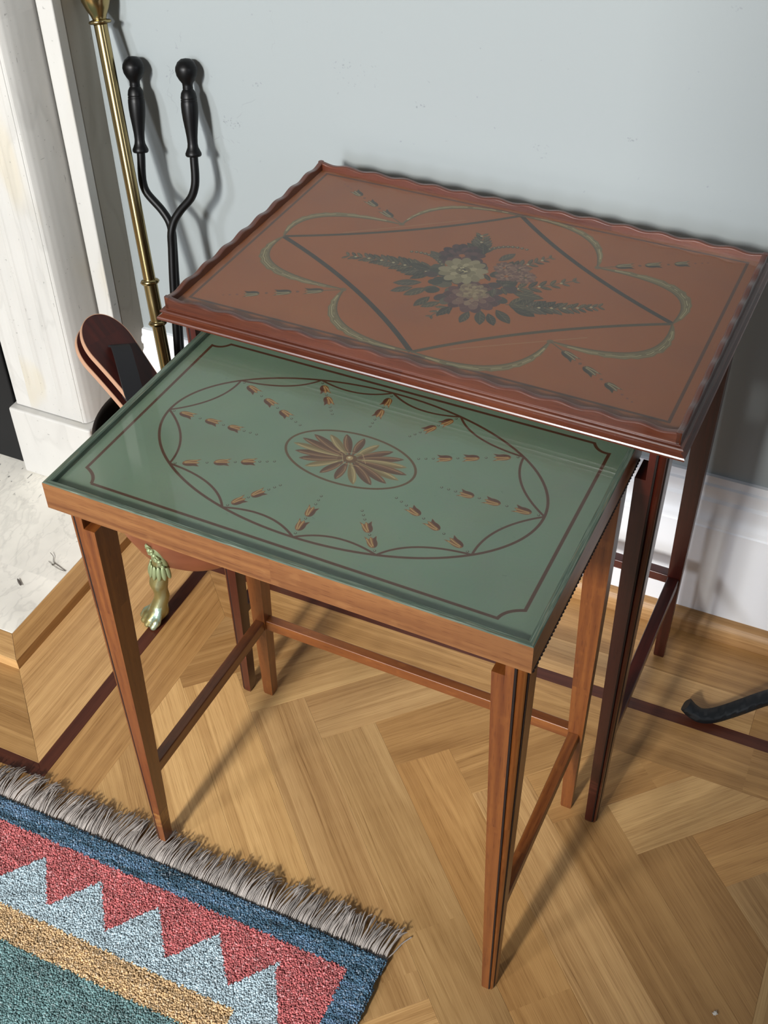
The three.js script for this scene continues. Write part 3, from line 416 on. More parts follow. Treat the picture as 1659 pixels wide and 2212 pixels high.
const bar = (x0, x1, y0, y1, z0, z1, grain, r = 0.0015) => boxUV(box(x0, x1, y0, y1, z0, z1, r, 1), grain, MAHSIZE, [R(), R()]);
function beadRow(x, y, z0, z1, r) { const gs = [], n = Math.floor((z1 - z0) / (2.05 * r)); for (let i = 0; i <= n; i++) { const s = new THREE.SphereGeometry(r, 8, 6); s.translate(x, y, mix(z0, z1, i / n)); gs.push(s); } return merge(gs); }

// ------------------------------------------------------------------ the larger table: terracotta top inside a wavy gallery
{
  const t = thing('nest_table', 'taller mahogany nest table with a terracotta painted flower bouquet top inside a wavy gallery rim', 'table', [0.0061, 0, 0.37991], -0.02162, undefined);
  const { hw, z0, z1 } = RED, yb = 0.6335;
  part('top_board', bar(-hw + 0.002, hw - 0.002, 0.6345, 0.643, z0 + 0.002, z1 - 0.002, 'x', 0.0005), redWood, t);
  topPanel(RED, 0.643, 0.6498, RED.rail, t, 'terracotta painted panel with a bouquet, lozenge and ribbon swags');
  part('glass_sheet', box(-hw + 0.0068, hw - 0.0068, 0.6501, 0.6530, z0 + 0.0068, z1 - 0.0068, 0), glass, t);
  part('edge_moulding', ringSweep([[-0.001, 0.6468], [0.0003, 0.6466], [0.0006, 0.6455], [0.0036, 0.6452], [0.0046, 0.6440], [0.0044, 0.6426], [0.0028, 0.6414], [0.0028, 0.6400], [0.0046, 0.6388], [0.0068, 0.6376], [0.0076, 0.6362], [0.0074, 0.6342], [0.0066, yb], [-0.012, yb]], -hw, hw, z0, z1, MAHSIZE), redWood, t);
  const rail = (len, waves) => { const sh = new THREE.Shape(), n = waves * 14; sh.moveTo(-len / 2, 0.6435); sh.lineTo(len / 2, 0.6435); for (let i = 0; i <= n; i++) { const s = i / n; sh.lineTo(len / 2 - len * s, 0.6585 + 0.0014 * Math.cos(s * waves * Math.PI * 2)); }
    const b = 0.0016, g = new THREE.ExtrudeGeometry(sh, { depth: RED.rail - 2 * b, bevelEnabled: true, bevelSize: b, bevelThickness: b, bevelOffset: -b, bevelSegments: 3, curveSegments: 1 }); g.translate(0, 0, b); return boxUV(g, 'x', MAHSIZE, [R(), R()]); };
  for (const [z, side] of [[z1 - RED.rail, 1], [z0, 1]]) { const g = rail(2 * hw, 14); g.translate(0, 0, z); part('gallery_rail', g, redWood, t); void side; }
  for (const x of [hw - RED.rail, -hw]) { const g = rail(z1 - z0, 9); g.rotateY(Math.PI / 2); g.translate(x, 0, (z0 + z1) / 2); part('gallery_rail', g, redWood, t); }
  const top = { ix: 0.244, ox: 0.273, iz: 0.137, oz: 0.169 }, foot = { ix: 0.2515, ox: 0.2665, iz: 0.149, oz: 0.1645 };
  for (const sx of [-1, 1]) for (const sz of [1, -1]) part('stringing', stringingGeo(sx, sz, top, foot, yb), stringMat, part('leg', legGeo(sx, sz, top, foot, yb, 0.586, 0.011, sz > 0 ? (sx > 0 ? 0.06 : 0.075) : 9), redLegWorn, t));
  for (const s of [-1, 1]) { part('side_rail', bar(s * 0.264 - 0.006, s * 0.264 + 0.006, 0.612, yb, -0.137, 0.137, 'z', 0.001), redLegWood, t); part('bead_moulding', beadRow(s * 0.2725, 0.6305, -0.136, 0.136, 0.0024), redLegWood, t); part('stretcher', bar(s * 0.258 - 0.008, s * 0.258 + 0.008, 0.151, 0.166, -0.146, 0.15, 'z'), redLegWood, t); }
  part('back_rail', bar(-0.246, 0.246, 0.598, yb, -0.164, -0.149, 'x', 0.001), redLegWood, t);
  part('stretcher', bar(-0.255, 0.255, 0.151, 0.166, -0.163, -0.147, 'x'), redLegWood, t);
}
// ------------------------------------------------------------------ the smaller table drawn out in front: sage green top
{
  const t = thing('nest_table', 'lower nest table pulled out in front, sage green top painted with bellflower garlands', 'table', [-0.00165, 0, 0.66634], -0.01996);
  const { hw, z0, z1, top: yt, lip } = GREEN, yb = 0.590;
  topPanel(GREEN, yt - 0.012, yt - 0.0066, lip - 0.0008, t, 'sage green painted panel with garlands and a petalled oval');
  part('glass_sheet', box(-hw + lip + 0.0006, hw - lip - 0.0006, yt - 0.0062, yt - 0.0034, z0 + lip + 0.0006, z1 - lip - 0.0006, 0), glass, t);
  const lipTex = canvasTex(1024, 64, (x, W, H) => { x.fillStyle = '#71897a'; x.fillRect(0, 0, W, H); const r = rng(9); for (let i = 0; i < 900; i++) { x.fillStyle = ['rgba(205,214,200,0.5)', 'rgba(84,104,94,0.5)', 'rgba(150,168,152,0.5)', 'rgba(190,150,110,0.35)'][i % 4]; x.fillRect(r() * W, r() * H, 3 + r() * 26, 1 + r() * 5); } });
  lipTex.wrapS = lipTex.wrapT = THREE.RepeatWrapping;
  part('painted_lip', ringSweep([[-lip, yt - 0.012], [-lip, yt - 0.0012], [-lip + 0.001, yt - 0.0002], [-0.0012, yt], [-0.0002, yt - 0.0008]], -hw, hw, z0, z1, [0.03, 0.3]), std({ map: lipTex, roughness: 0.6, color: 0xa9a9a2 }), t, 'worn grey green paint on the raised rim');
  const ap = [[-0.0002, yt - 0.0008], [0, yt - 0.002], [0, yb + 0.0015], [-0.0014, yb], [-0.015, yb], [-0.015, yb + 0.014]];
  part('apron', ringSweep(ap, -hw, hw, z0, z1, MAHSIZE), apronWood, t);
  part('underside', bar(-hw + 0.012, hw - 0.012, yb + 0.012, yt - 0.0125, z0 + 0.012, z1 - 0.012, 'x', 0), darkWood, t);
  const top = { ix: 0.2045, ox: 0.2365, iz: 0.118, oz: 0.151 }, foot = { ix: 0.2175, ox: 0.2315, iz: 0.1295, oz: 0.1442 };
  for (const sx of [-1, 1]) for (const sz of [1, -1]) part('stringing', stringingGeo(sx, sz, top, foot, yb + 0.002), stringMat, part('leg', legGeo(sx, sz, top, foot, yb + 0.002, 0.563, 0.0125, sx < 0 && sz > 0 ? 0.045 : 9), honeyWorn, t));
  for (const s of [-1, 1]) { part('side_rail', bar(s * 0.231 - 0.004, s * 0.231 + 0.004, 0.578, yb + 0.004, z0 + 0.03, z1 - 0.04, 'z', 0.001), darkWood, t); part('bead_moulding', beadRow(s * 0.2424, yb - 0.0012, z0 + 0.006, z1 - 0.006, 0.00235), darkWood, t); part('stretcher', bar(s * 0.222 - 0.0068, s * 0.222 + 0.0068, 0.142, 0.1595, -0.127, 0.127, 'z'), honeyWood, t); }
  part('stretcher', bar(-0.219, 0.219, 0.142, 0.1595, -0.1425, -0.1295, 'x'), honeyWood, t);
}

// ------------------------------------------------------------------ copper log bucket on paw feet, with the fire tools in it
{
  const C = [-0.432, 0, 0.347], t = thing('copper_bucket', 'round copper fireside bucket standing on brass lion paw feet behind the green table', 'bucket', C);
  const prof = [[0.002, 0.062], [0.03, 0.063], [0.06, 0.069], [0.085, 0.082], [0.106, 0.105], [0.12, 0.138], [0.127, 0.18], [0.129, 0.24], [0.1295, 0.292], [0.1302, 0.296]];
  part('bowl', new THREE.LatheGeometry(prof.map(([r, y]) => new THREE.Vector2(r, y)), 72), phys({ color: 0xc98a6c, metalness: 0.55, roughness: 0.4, side: THREE.DoubleSide, map: dataTex(512, 512, (s, u, c) => { const k = 0.82 + 0.3 * (fbm(s * 9, u * 7, 4) - 0.5); c[0] = 255 * k; c[1] = 240 * k; c[2] = 232 * k; }) }), t);
  part('lining', new THREE.LatheGeometry([[0.1318, 0.2945], [0.1328, 0.298], [0.1305, 0.3015], [0.1268, 0.3], [0.1258, 0.293], [0.1252, 0.24], [0.1235, 0.182], [0.1165, 0.141], [0.103, 0.1085], [0.083, 0.0865], [0.058, 0.074], [0.002, 0.067]].map(([r, y]) => new THREE.Vector2(r, y)), 72), std({ color: 0x241a14, roughness: 0.55, metalness: 0.4, side: THREE.DoubleSide }), t, 'dark tarnished lining and rolled rim');
  // one paw foot: ankle, paw and four toes blended into one surface, in its own frame with +z pointing outward
  const seg = [[[0, 0.122, -0.016, 0.0145], [0, 0.074, -0.003, 0.0125]], [[0, 0.074, -0.003, 0.0125], [0, 0.044, -0.004, 0.0098]], [[0, 0.044, -0.004, 0.0098], [0, 0.024, 0.004, 0.0135]], [[-0.002, 0.014, 0.002, 0.0125], [0.002, 0.013, 0.012, 0.012]]];
  for (const [a, w] of [[-0.0155, 0], [-0.0055, 1], [0.005, 1], [0.0155, 0]]) seg.push([[a * 0.55, 0.022, 0.008, 0.0052], [a, 0.0115, 0.019 + 0.004 * w, 0.0062]], [[a, 0.0115, 0.019 + 0.004 * w, 0.0062], [a * 1.05, 0.0062, 0.025 + 0.004 * w, 0.0054]]);
  const N = 72, S = 0.075, O = [0, 0.064, 0.002], mc = new MarchingCubes(N, new THREE.MeshBasicMaterial(), false, false, 200000);
  const dist = (p, [a, b]) => { const ab = [b[0] - a[0], b[1] - a[1], b[2] - a[2]], l = ab[0] ** 2 + ab[1] ** 2 + ab[2] ** 2, h = clamp(((p[0] - a[0]) * ab[0] + (p[1] - a[1]) * ab[1] + (p[2] - a[2]) * ab[2]) / l); return Math.hypot(p[0] - a[0] - ab[0] * h, p[1] - a[1] - ab[1] * h, p[2] - a[2] - ab[2] * h) - mix(a[3], b[3], h); };
  for (let k = 0; k < N; k++) for (let j = 0; j < N; j++) for (let i = 0; i < N; i++) {
    const p = [(i / N * 2 - 1) * S + O[0], (j / N * 2 - 1) * S + O[1], (k / N * 2 - 1) * S + O[2]]; let e = 0;
    for (let q = 0; q < seg.length; q++) e += Math.exp(-dist(p, seg[q]) / (q < 4 ? 0.0022 : 0.0009)); mc.field[k * N * N + j * N + i] = 0.0016 * Math.log(e + 1e-30);
  }
  mc.isolation = 0; mc.update();
  const pg = new THREE.BufferGeometry(), cnt = mc.count ?? mc.geometry.drawRange.count; pg.setAttribute('position', new THREE.BufferAttribute(mc.positionArray.slice(0, cnt * 3), 3));
  { const p = pg.attributes.position; for (let i = 0; i < p.count; i++) p.setXYZ(i, p.getX(i) * S + O[0], Math.max(0.0005, p.getY(i) * S + O[1]), p.getZ(i) * S + O[2]); pg.computeVertexNormals(); }
  pg.deleteAttribute('normal'); const pawGeo = mergeVertices(pg, 2e-4); pawGeo.computeVertexNormals();
  { const p = pawGeo.attributes.position, col = new Float32Array(p.count * 3); for (let i = 0; i < p.count; i++) { const g = sstep(0.42, 0.62, fbm(p.getX(i) * 160 + 3, p.getY(i) * 60 + p.getZ(i) * 110, 3)) * (p.getY(i) < 0.032 ? 1 : 0.25); col.set([mix(0.33, 0.45, g), mix(0.29, 0.62, g), mix(0.12, 0.5, g)], 3 * i); } pawGeo.setAttribute('color', new THREE.BufferAttribute(col, 3)); }
  const pawMat = phys({ vertexColors: true, metalness: 0.72, roughness: 0.36 }), verd = std({ color: 0x939f76, metalness: 0.45, roughness: 0.5, bumpMap: null });
  // collar of upright leaves and a bossed mask plate against the bowl
  const leaves = []; for (let i = 0; i < 9; i++) { const a = (i / 8 - 0.5) * 3.6, s = new THREE.SphereGeometry(1, 8, 8); s.scale(0.0042, 0.0125, 0.0028); s.rotateX(-0.22); s.translate(0, 0, 0.0165); s.rotateY(a); s.translate(0, 0.101, -0.011); leaves.push(s); }
  const boss = []; { const r = rng(31); const plate = new THREE.SphereGeometry(1, 20, 14); plate.scale(0.023, 0.031, 0.009); boss.push(plate); for (let i = 0; i < 46; i++) { const a = i * 2.4, d = Math.sqrt((i + 0.5) / 46), s = i % 3 ? new THREE.SphereGeometry(0.0032 + r() * 0.0016, 7, 6) : new THREE.TorusGeometry(0.0042, 0.0014, 6, 12); s.rotateX(r() * 0.5); s.translate(Math.cos(a) * d * 0.0205, Math.sin(a) * d * 0.030, 0.0035 + 0.0048 * Math.sqrt(1 - d * d * 0.9)); boss.push(s); } }
  const mask = merge(boss); mask.rotateX(0.3); mask.translate(0, 0.133, -0.009);
  const foot0 = new THREE.Group(); foot0.name = 'paw_foot'; 
  const paw = shadow(new THREE.Mesh(pawGeo, pawMat)); paw.name = 'paw_foot'; 
  part('leaf_collar', merge(leaves), verd, paw); part('mask_plate', mask, verd, paw);
  for (let i = 0; i < 3; i++) { const f = i ? paw.clone() : paw, a = -0.11 + i * 2.094; f.name = i ? 'paw_foot_00' + i : 'paw_foot'; f.position.set(Math.sin(a) * 0.116, 0, Math.cos(a) * 0.116); f.rotation.y = i ? a : a - 0.42; t.add(f); }
}
{ // tongs: two black handles on rods that cross and run down into the bucket
  const t = thing('fire_tongs', 'black iron fire tongs with two turned ball handles leaning against the wall', 'tongs', [-0.49, 0.1, 0.28]);
  const L = [[-0.5582, 0.6217, 0.1835], [-0.5566, 0.6075, 0.1875], [-0.5556, 0.588, 0.193], [-0.5535, 0.5745, 0.1968], [-0.548, 0.5635, 0.1999], [-0.522, 0.5428, 0.2050], [-0.5105, 0.5304, 0.2085], [-0.506, 0.517, 0.2115], [-0.5036, 0.498, 0.2165], [-0.4995, 0.4546, 0.2283], [-0.4895, 0.3558, 0.2555], [-0.482, 0.2872, 0.2750], [-0.465, 0.11, 0.325]];
  const Rp = [[-0.4732, 0.6295, 0.1814], [-0.4721, 0.6184, 0.1844], [-0.4697, 0.598, 0.190], [-0.4697, 0.585, 0.1938], [-0.4745, 0.5695, 0.1985], [-0.491, 0.5490, 0.206], [-0.4995, 0.534, 0.2125], [-0.5022, 0.519, 0.2185], [-0.5012, 0.498, 0.2240], [-0.4978, 0.4546, 0.2370], [-0.488, 0.3558, 0.2645], [-0.4805, 0.2872, 0.2840], [-0.463, 0.11, 0.334]];
  const off = (p) => p.map(([x, y, z]) => [x + 0.49, y - 0.1, z - 0.28]);
  const prof = [[0, 0], [0.006, 0.0008], [0.011, 0.0045], [0.0142, 0.0105], [0.0148, 0.015], [0.0136, 0.0215], [0.0105, 0.027], [0.0073, 0.031], [0.0068, 0.0345], [0.0071, 0.038], [0.0064, 0.0384], [0.0074, 0.0392], [0.0098, 0.0435], [0.0108, 0.049], [0.0107, 0.0505], [0.0099, 0.051], [0.0108, 0.0516], [0.0109, 0.0535], [0.0101, 0.054], [0.011, 0.0546], [0.0113, 0.059], [0.0112, 0.067], [0.0103, 0.077], [0.0086, 0.089], [0.0073, 0.1], [0.0069, 0.108], [0.0075, 0.113], [0.0095, 0.1175], [0.0109, 0.1205], [0.0109, 0.1232], [0.0096, 0.1248], [0.0058, 0.1252], [0.002, 0.1253]];
  const topL = [-0.5706, 0.7335, 0.153], topR = [-0.4882, 0.742, 0.151];
  for (const [rod, top] of [[L, topL], [Rp, topR]]) { part('rod', tube(off(rod), 0.0057, 110, 12), blackIron, t); const o = off([top, rod[1]]); part('handle', latheBetween(o[0], o[1], prof, 32), blackIron, t); }
}
{ // brass handled tool
  const A = [-0.6107, 0.8143, 0.1589], B = [-0.4854, 0.2575, 0.2981], O = [-0.485, 0.12, 0.31], t = thing('brass_poker', 'tall brass handled poker with a bulb top and ringed sleeve leaning in the chimney corner', 'poker', O);
  const d = V3(...B).sub(V3(...A)).normalize(), up = V3(...A).addScaledVector(d, -0.06), s = (y) => y + 0.06;
  const prof = [[0, 0], [0.006, 0.001], [0.010, 0.006], [0.009, 0.012], [0.007, 0.015], [0.009, 0.018], [0.0155, 0.03], [0.0195, 0.048], [0.0205, s(0.002)], [0.019, s(0.012)], [0.015, s(0.022)], [0.0105, s(0.030)], [0.0093, s(0.0335)], [0.0094, s(0.0345)], [0.0135, s(0.0355)], [0.0152, s(0.0375)], [0.0135, s(0.0398)], [0.0094, s(0.0405)], [0.0089, s(0.0415)], [0.0087, s(0.379)], [0.0118, s(0.3795)], [0.0138, s(0.3825)], [0.0118, s(0.3855)], [0.0098, s(0.3865)], [0.0096, s(0.4395)], [0.0118, s(0.44)], [0.0138, s(0.443)], [0.0118, s(0.446)], [0.0092, s(0.447)], [0.0086, s(0.66)], [0.004, s(0.72)], [0, s(0.725)]];
  const a = up.clone().sub(V3(...O)), b = a.clone().add(d);
  const cut = prof.findIndex((p) => p[1] >= s(0.0405));
  part('shaft', latheBetween(a.toArray(), b.toArray(), [[0, prof[cut][1] - 0.004], ...prof.slice(cut)], 32), brass, t); part('bulb_handle', latheBetween(a.toArray(), b.toArray(), [...prof.slice(0, cut + 1), [0, prof[cut][1]]], 36), brass, t);
}
{ // bellows boards standing nose down in the bucket
  const r = V3(0.9096, -0.015, -0.4152), u = V3(-0.2678, 0.7429, -0.6135), f = V3(-0.3177, -0.6692, -0.6718);
  const Y = r.clone().multiplyScalar(-0.607).addScaledVector(u, 0.795), B = r.clone().multiplyScalar(0.795).addScaledVector(u, 0.607), Z = f.clone().multiplyScalar(-1).addScaledVector(B, 0.68).normalize(), X = Y.clone().cross(Z);
  const t = thing('fire_bellows', 'brown leather and wood bellows standing upside down in the copper bucket, rounded handles up', 'bellows', [-0.527, 0.431, 0.37]);
  t.quaternion.setFromRotationMatrix(new THREE.Matrix4().makeBasis(X, Y, Z));
  const outline = (k) => { const s = new THREE.Shape(); s.moveTo(-0.0275 - k, -0.22); s.bezierCurveTo(-0.0255 - k, -0.14, -0.0285 - k, -0.075, -0.034 - k, -0.02); s.bezierCurveTo(-0.038 - k, 0.012, -0.022 - k, 0.036 + k, 0.0, 0.036 + k); s.bezierCurveTo(0.022 + k, 0.036 + k, 0.037 + k, 0.012, 0.0335 + k, -0.022); s.bezierCurveTo(0.0295 + k, -0.07, 0.0255 + k, -0.12, 0.0275 + k, -0.22); s.closePath(); return s; };
  const face = std({ map: mahTex, color: 0x47170d, roughness: 0.5 }), edge = std({ color: 0xb98f73, roughness: 0.6 });
  for (const z of [-0.003, -0.032]) {
    const g = new THREE.ExtrudeGeometry(outline(-0.001), { depth: 0.0095, bevelEnabled: false, curveSegments: 24 }); g.translate(0, 0, z - 0.00025 - 0.003); const bd = part('handle_board', boxUV(g, 'y', MAHSIZE), face, t);
    const band = outline(0); band.holes.push(new THREE.Path(outline(-0.001).getPoints(24))); const e = new THREE.ExtrudeGeometry(band, { depth: 0.009, bevelEnabled: false, curveSegments: 24 }); e.translate(0, 0, z - 0.003); part('edge_band', e, edge, bd, 'paler wooden edge');
  }
  { const gs = []; for (let i = 0; i < 4; i++) gs.push(box(-0.022, 0.022, -0.22, -0.075 - 0.01 * (i % 2), -0.0245 + i * 0.0046, -0.0245 + i * 0.0046 + 0.0038, 0.0016)); part('leather_body', merge(gs), std({ color: 0x1f0d08, roughness: 0.7 }), t); }
  const path = [[-0.038, -0.135, 0.004], [-0.0335, -0.118, 0.0125], [-0.026, -0.09, 0.017], [-0.012, -0.055, 0.0195], [-0.002, -0.033, 0.018], [0.003, -0.0235, 0.0135], [0.005, -0.019, 0.0055]].map((p) => V3(...p));
  const cv = new THREE.CatmullRomCurve3(path), rings = []; for (let i = 0; i <= 24; i++) { const p = cv.getPoint(i / 24), T = cv.getTangent(i / 24), Wd = V3(T.y, -T.x, 0).normalize(), Nn = Wd.clone().cross(T).normalize(); const w = 0.0135, h = 0.0013; rings.push([p.clone().addScaledVector(Wd, w).addScaledVector(Nn, h), p.clone().addScaledVector(Wd, -w).addScaledVector(Nn, h), p.clone().addScaledVector(Wd, -w).addScaledVector(Nn, -h), p.clone().addScaledVector(Wd, w).addScaledVector(Nn, -h)]); }
  part('strap', skin(rings, true, (r4) => [new THREE.Vector2(0, 0), new THREE.Vector2(1, 0), new THREE.Vector2(1, 1), new THREE.Vector2(0, 1)], 0.5), std({ color: 0x17171a, roughness: 0.6 }), t, 'stiff black strap');
}
{ // foot of a wrought iron stand, running out of the picture at the right
  const t = thing('iron_stand', 'black wrought iron stand with a curled foot resting on the floor inlay beside the tables', 'stand', [0.56, 0, 0.17]);
  const pts = [[0.329, 0.0225, 0.3275], [0.338, 0.0155, 0.3285], [0.351, 0.0095, 0.3275], [0.366, 0.0085, 0.3205], [0.382, 0.0125, 0.310], [0.400, 0.0195, 0.298], [0.418, 0.0255, 0.284], [0.440, 0.029, 0.266], [0.468, 0.029, 0.243], [0.500, 0.031, 0.216], [0.532, 0.045, 0.190], [0.552, 0.075, 0.176], [0.56, 0.11, 0.17]].map((p) => V3(p[0] - 0.56, p[1], p[2] - 0.17));
  const cv = new THREE.CatmullRomCurve3(pts, false, 'centripetal'), rings = [];
  for (let i = 0; i <= 70; i++) { const p = cv.getPoint(i / 70), T = cv.getTangent(i / 70), side = V3(-T.z, 0, T.x).normalize().multiplyScalar(-1), nn = side.clone().cross(T).normalize(); const ring = []; for (let k = 0; k < 14; k++) { const a = k / 14 * Math.PI * 2, c = Math.cos(a), s = Math.sin(a), e = (v) => Math.sign(v) * Math.abs(v) ** 0.6; ring.push(p.clone().addScaledVector(side, 0.0105 * e(c)).addScaledVector(nn, 0.0074 * e(s))); } rings.push(ring); }
  part('curled_foot', skin(rings, true, (r4) => r4.map((q, k) => new THREE.Vector2(Math.cos(k / 14 * 6.283), Math.sin(k / 14 * 6.283))), 1.0), greyIron, t);
  part('upright', latheBetween([0, 0.1, 0], [0, 1, 0], [[0, 0], [0.011, 0.002], [0.012, 0.02], [0.009, 0.03], [0.008, 0.5], [0.014, 0.52], [0.01, 0.545], [0, 0.55]], 20), greyIron, t);
}

// ------------------------------------------------------------------ rug
{
  const x1 = 0.101, z0 = 0.8345, xL = -1.9, zF = 2.3, top = 0.0135, t = thing('rug', 'thick wool rug with blue border, red and pale blue zigzags and grey fringe', 'rug', [0, 0, 0]);
  const C = { blue: [0.052, 0.118, 0.182], red: [0.42, 0.108, 0.108], pale: [0.36, 0.45, 0.49], gold: [0.50, 0.34, 0.175], teal: [0.125, 0.225, 0.225] };
  const colour = (x, z, jx = 0, jz = 0) => {
    const d = z - z0 + jz, r = x1 - x + jx; let c, amp = 0.35;
    const tooth = Math.abs(((x + 0.3485) / 0.0845 % 1 + 1) % 1 - 0.5) * 2; // 1 at an apex
    const zig = 0.1085 - tooth * 0.0535 - 0.002;
    const inner = 0.0365;
    if (d < 0.0305 || r < inner) { c = C.blue; amp = 1.5; }
    else if (d < zig || x > Math.min(0.026, -0.0105 + (d - 0.067) * 0.6) && x > -0.0105) { c = C.red; amp = 0.35; }
    else if (d < 0.1275 || x > -0.031) c = C.pale; else if (d < 0.166) { c = C.gold; amp = 0.5; } else { c = C.teal; amp = 0.55; }
    const ab = (c === C.blue || c === C.gold ? fbm(x * 26, z * 190 + x * 9, 4) : fbm(x * 46 + z * 16, z * 80 - x * 14, 4)) - 0.5, k = 1 + amp * 1.5 * ab; 
    return [c[0] * Math.max(k, 0.25) * (c === C.blue ? 1 + 1.2 * ab : 1), c[1] * Math.max(k, 0.25), c[2] * Math.max(k, 0.3)];
  };
  const map = dataTex(512, 512, (s, u, c) => { const q = colour(mix(xL, x1, s), mix(zF, z0, u)); for (let i = 0; i < 3; i++) c[i] = 255 * Math.pow(clamp(q[i] * 0.8), 1 / 2.2); });
  map.wrapS = map.wrapT = THREE.ClampToEdgeWrapping;
  const g = box(xL, x1 - 0.003, 0.0005, top - 0.002, z0 + 0.003, zF, 0.005, 3).toNonIndexed(), p = g.attributes.position; for (let i = 0; i < p.count; i++) g.attributes.uv.setXY(i, (p.getX(i) - xL) / (x1 - xL), (zF - p.getZ(i)) / (zF - z0));
  part('rug_body', g, std({ map, roughness: 0.95 }), t);
  const r = rng(99), step = 0.00205, list = [];
  for (let z = z0; z < 1.12; z += step) for (let x = -0.66; x < x1 + 0.0015; x += step) {
    const wob = 0.0022 * (noise(z * 90, 3) - 0.5), dx = x1 + wob - x, dz = z - z0 + 0.0012 * (noise(x * 120, 7) - 0.5); if (dx < 0 || dz < 0) continue;
    const e = Math.min(dx, dz * 1.4), drop = e < 0.008 ? 0.0095 * (1 - Math.sqrt(1 - (1 - e / 0.008) ** 2)) : 0;
    list.push([x + (r() - 0.5) * step * 0.7, top - drop + (r() - 0.5) * 0.0011 + 0.0012 * (noise(x * 130, z * 130) - 0.5), z + (r() - 0.5) * step * 0.7]);
  }
  const im = new THREE.InstancedMesh(new THREE.IcosahedronGeometry(1, 1), std({ roughness: 0.9 }), list.length), m = new THREE.Matrix4(), qn = new THREE.Quaternion(), eu = new THREE.Euler(), cc = new THREE.Color();
  list.forEach(([x, y, z], i) => { eu.set((r() - 0.5) * 0.9, r() * 6, (r() - 0.5) * 0.9); qn.setFromEuler(eu); const s = 0.00105 + r() * 0.00055; m.compose(V3(x, y, z), qn, V3(s, 0.0021 + r() * 0.0009, s * 1.15)); im.setMatrixAt(i, m); const q = colour(x, z, (r() - 0.5) * 0.003, (r() - 0.5) * 0.003), k = 0.66 + r() * 0.8, w = r() < 0.11 ? 0.15 : 0.015; im.setColorAt(i, cc.setRGB(q[0] * k + w, q[1] * k + w, q[2] * k + w)); });
  im.name = 'wool_pile'; im.userData.kind = 'stuff'; shadow(im); t.add(im);
  // fringe: loose woollen strands in clumps
  const gs = []; let lean = 0;
  for (let x = -1.0; x < x1 - 0.002; x += 0.00075 + r() * 0.0005) {
    lean = 0.017 * (noise(x * 85, 2) - 0.38) + (r() - 0.5) * 0.007; const len = 0.036 + 0.010 * noise(x * 48, 9) + r() * 0.006, lift = 0.006 + 0.008 * noise(x * 30, 5) * (0.5 + r()), lay = r() * 0.004, yend = 0.0012 + r() * 0.010;
    const c = new THREE.CatmullRomCurve3([V3(x, 0.005 + lay, z0 + 0.004), V3(x + lean * 0.15, 0.007 + lay + lift * 0.5, z0 - len * 0.2), V3(x + lean * 0.5, 0.006 + lay * 0.6 + lift * 0.75, z0 - len * 0.5), V3(x + lean, yend + lift * 0.3 + 0.001, z0 - len * 0.85), V3(x + lean * (0.6 + r()) + (r() - 0.5) * 0.004, Math.max(0.001, yend), z0 - len)]);
    const tg = new THREE.TubeGeometry(c, 7, 0.00062 + r() * 0.00022, 4, false), k = 0.55 + r() * 0.6, n = tg.attributes.position.count, col = new Float32Array(n * 3); for (let i = 0; i < n; i++) col.set([0.5 * k, 0.45 * k, 0.41 * k], i * 3); tg.setAttribute('color', new THREE.BufferAttribute(col, 3)); gs.push(tg.toNonIndexed());
  }
  { const c = new THREE.CatmullRomCurve3([V3(x1 - 0.004, 0.006, z0 + 0.002), V3(x1 + 0.002, 0.006, z0 - 0.012), V3(x1 + 0.007, 0.004, z0 - 0.03), V3(x1 + 0.013, 0.002, z0 - 0.042)]), tg = new THREE.TubeGeometry(c, 9, 0.0009, 5, false).toNonIndexed(); const n = tg.attributes.position.count, col = new Float32Array(n * 3); for (let i = 0; i < n; i++) col.set([0.4, 0.35, 0.31], i * 3); tg.setAttribute('color', new THREE.BufferAttribute(col, 3)); gs.push(tg); }
  const f = part('fringe', mergeGeometries(gs), std({ vertexColors: true, roughness: 0.95 }), t, 'fluffy grey wool fringe'); f.userData.kind = 'stuff';
}
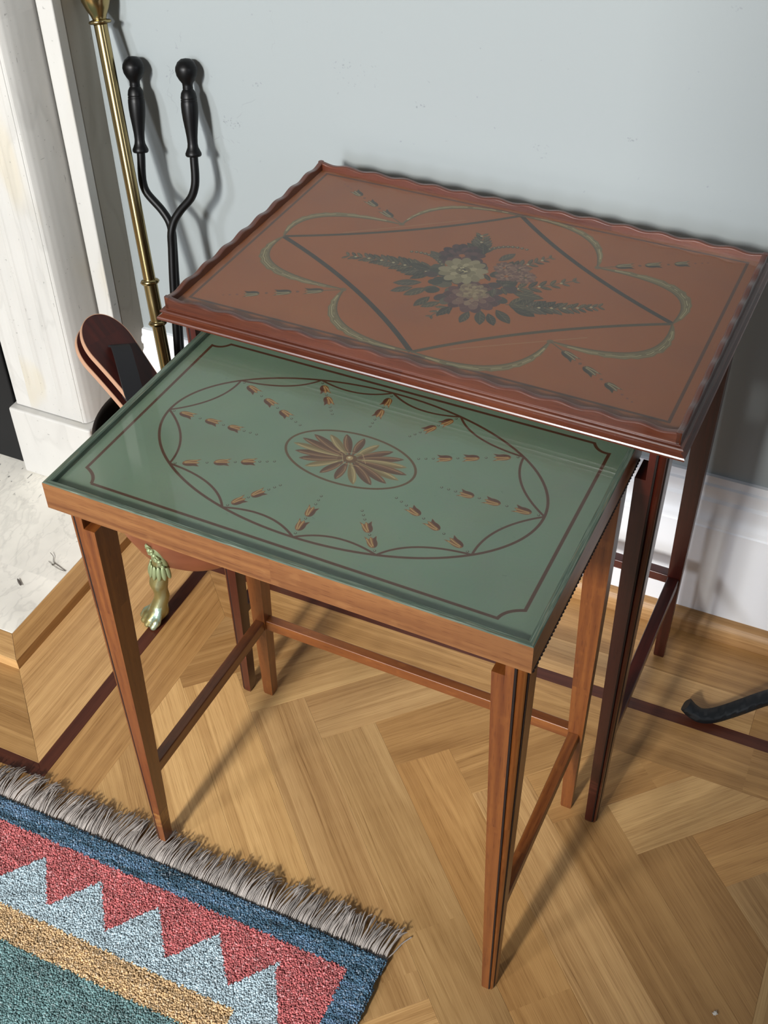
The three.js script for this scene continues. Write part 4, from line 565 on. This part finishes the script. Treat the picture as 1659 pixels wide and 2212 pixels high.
{ // bits blown out of the grate, and a tuft of lint
  const straw = std({ color: 0x4a4238, roughness: 0.9 }), o = [-0.645, 0.0193, 0.448];
  const t = thing('dried_stem', 'thin forked dried stem lying on the marble hearth near its oak edging', 'stem', o), off = (p) => p.map(([x, z, y = 0]) => [x - o[0], y + 0.0004, z - o[2]]);
  part('stalk', merge(tube(off([[-0.6721, 0.4338, 0.003], [-0.664, 0.4375, 0.001], [-0.6571, 0.4468], [-0.6427, 0.4515], [-0.627, 0.4564]]), 0.00045, 24, 6), tube(off([[-0.6659, 0.4484], [-0.65, 0.4545], [-0.637, 0.4572], [-0.6285, 0.4572]]), 0.0003, 18, 6)), straw, t);
  part('seed_head', latheBetween([-0.656 - o[0], 0.0012, 0.4525 - o[2]], [-0.652 - o[0], 0.0012, 0.4545 - o[2]], [[0, 0], [0.001, 0.0008], [0.0012, 0.002], [0.0007, 0.0036], [0, 0.004]], 8), straw, t);
  const p = [-0.678, 0.0193, 0.507], q = thing('dead_leaf', 'small curled brown leaf scrap on the white marble hearth', 'leaf', p), g = new THREE.SphereGeometry(1, 12, 8); g.scale(0.0095, 0.0009, 0.0019); { const a = g.attributes.position; for (let i = 0; i < a.count; i++) a.setY(i, a.getY(i) + 0.001 + 14 * a.getX(i) ** 2); } g.computeVertexNormals(); g.rotateY(-0.6); part('blade', g, std({ color: 0x57504a, roughness: 0.9 }), q);
  const l = thing('lint_tuft', 'tiny white tuft of lint on the parquet at the lower right', 'lint', [0.4675, 0.0003, 0.7358]), r = rng(55), gs = []; for (let i = 0; i < 14; i++) { const a = r() * 6.28, b = r() * 6.28, k = 0.002 + r() * 0.002; gs.push(tube([[Math.cos(a) * k, 0.0004, Math.sin(a) * k], [Math.cos(b) * k * 0.5, 0.001 + r() * 0.0022, Math.sin(b) * k * 0.5], [Math.cos(a + b) * k, 0.0006 + r() * 0.001, Math.sin(a + b) * k]], 0.00035, 8, 5)); } part('fibres', merge(gs), std({ color: 0xd8d2c8, roughness: 0.95 }), l);
}
renderer.render(scene, camera);
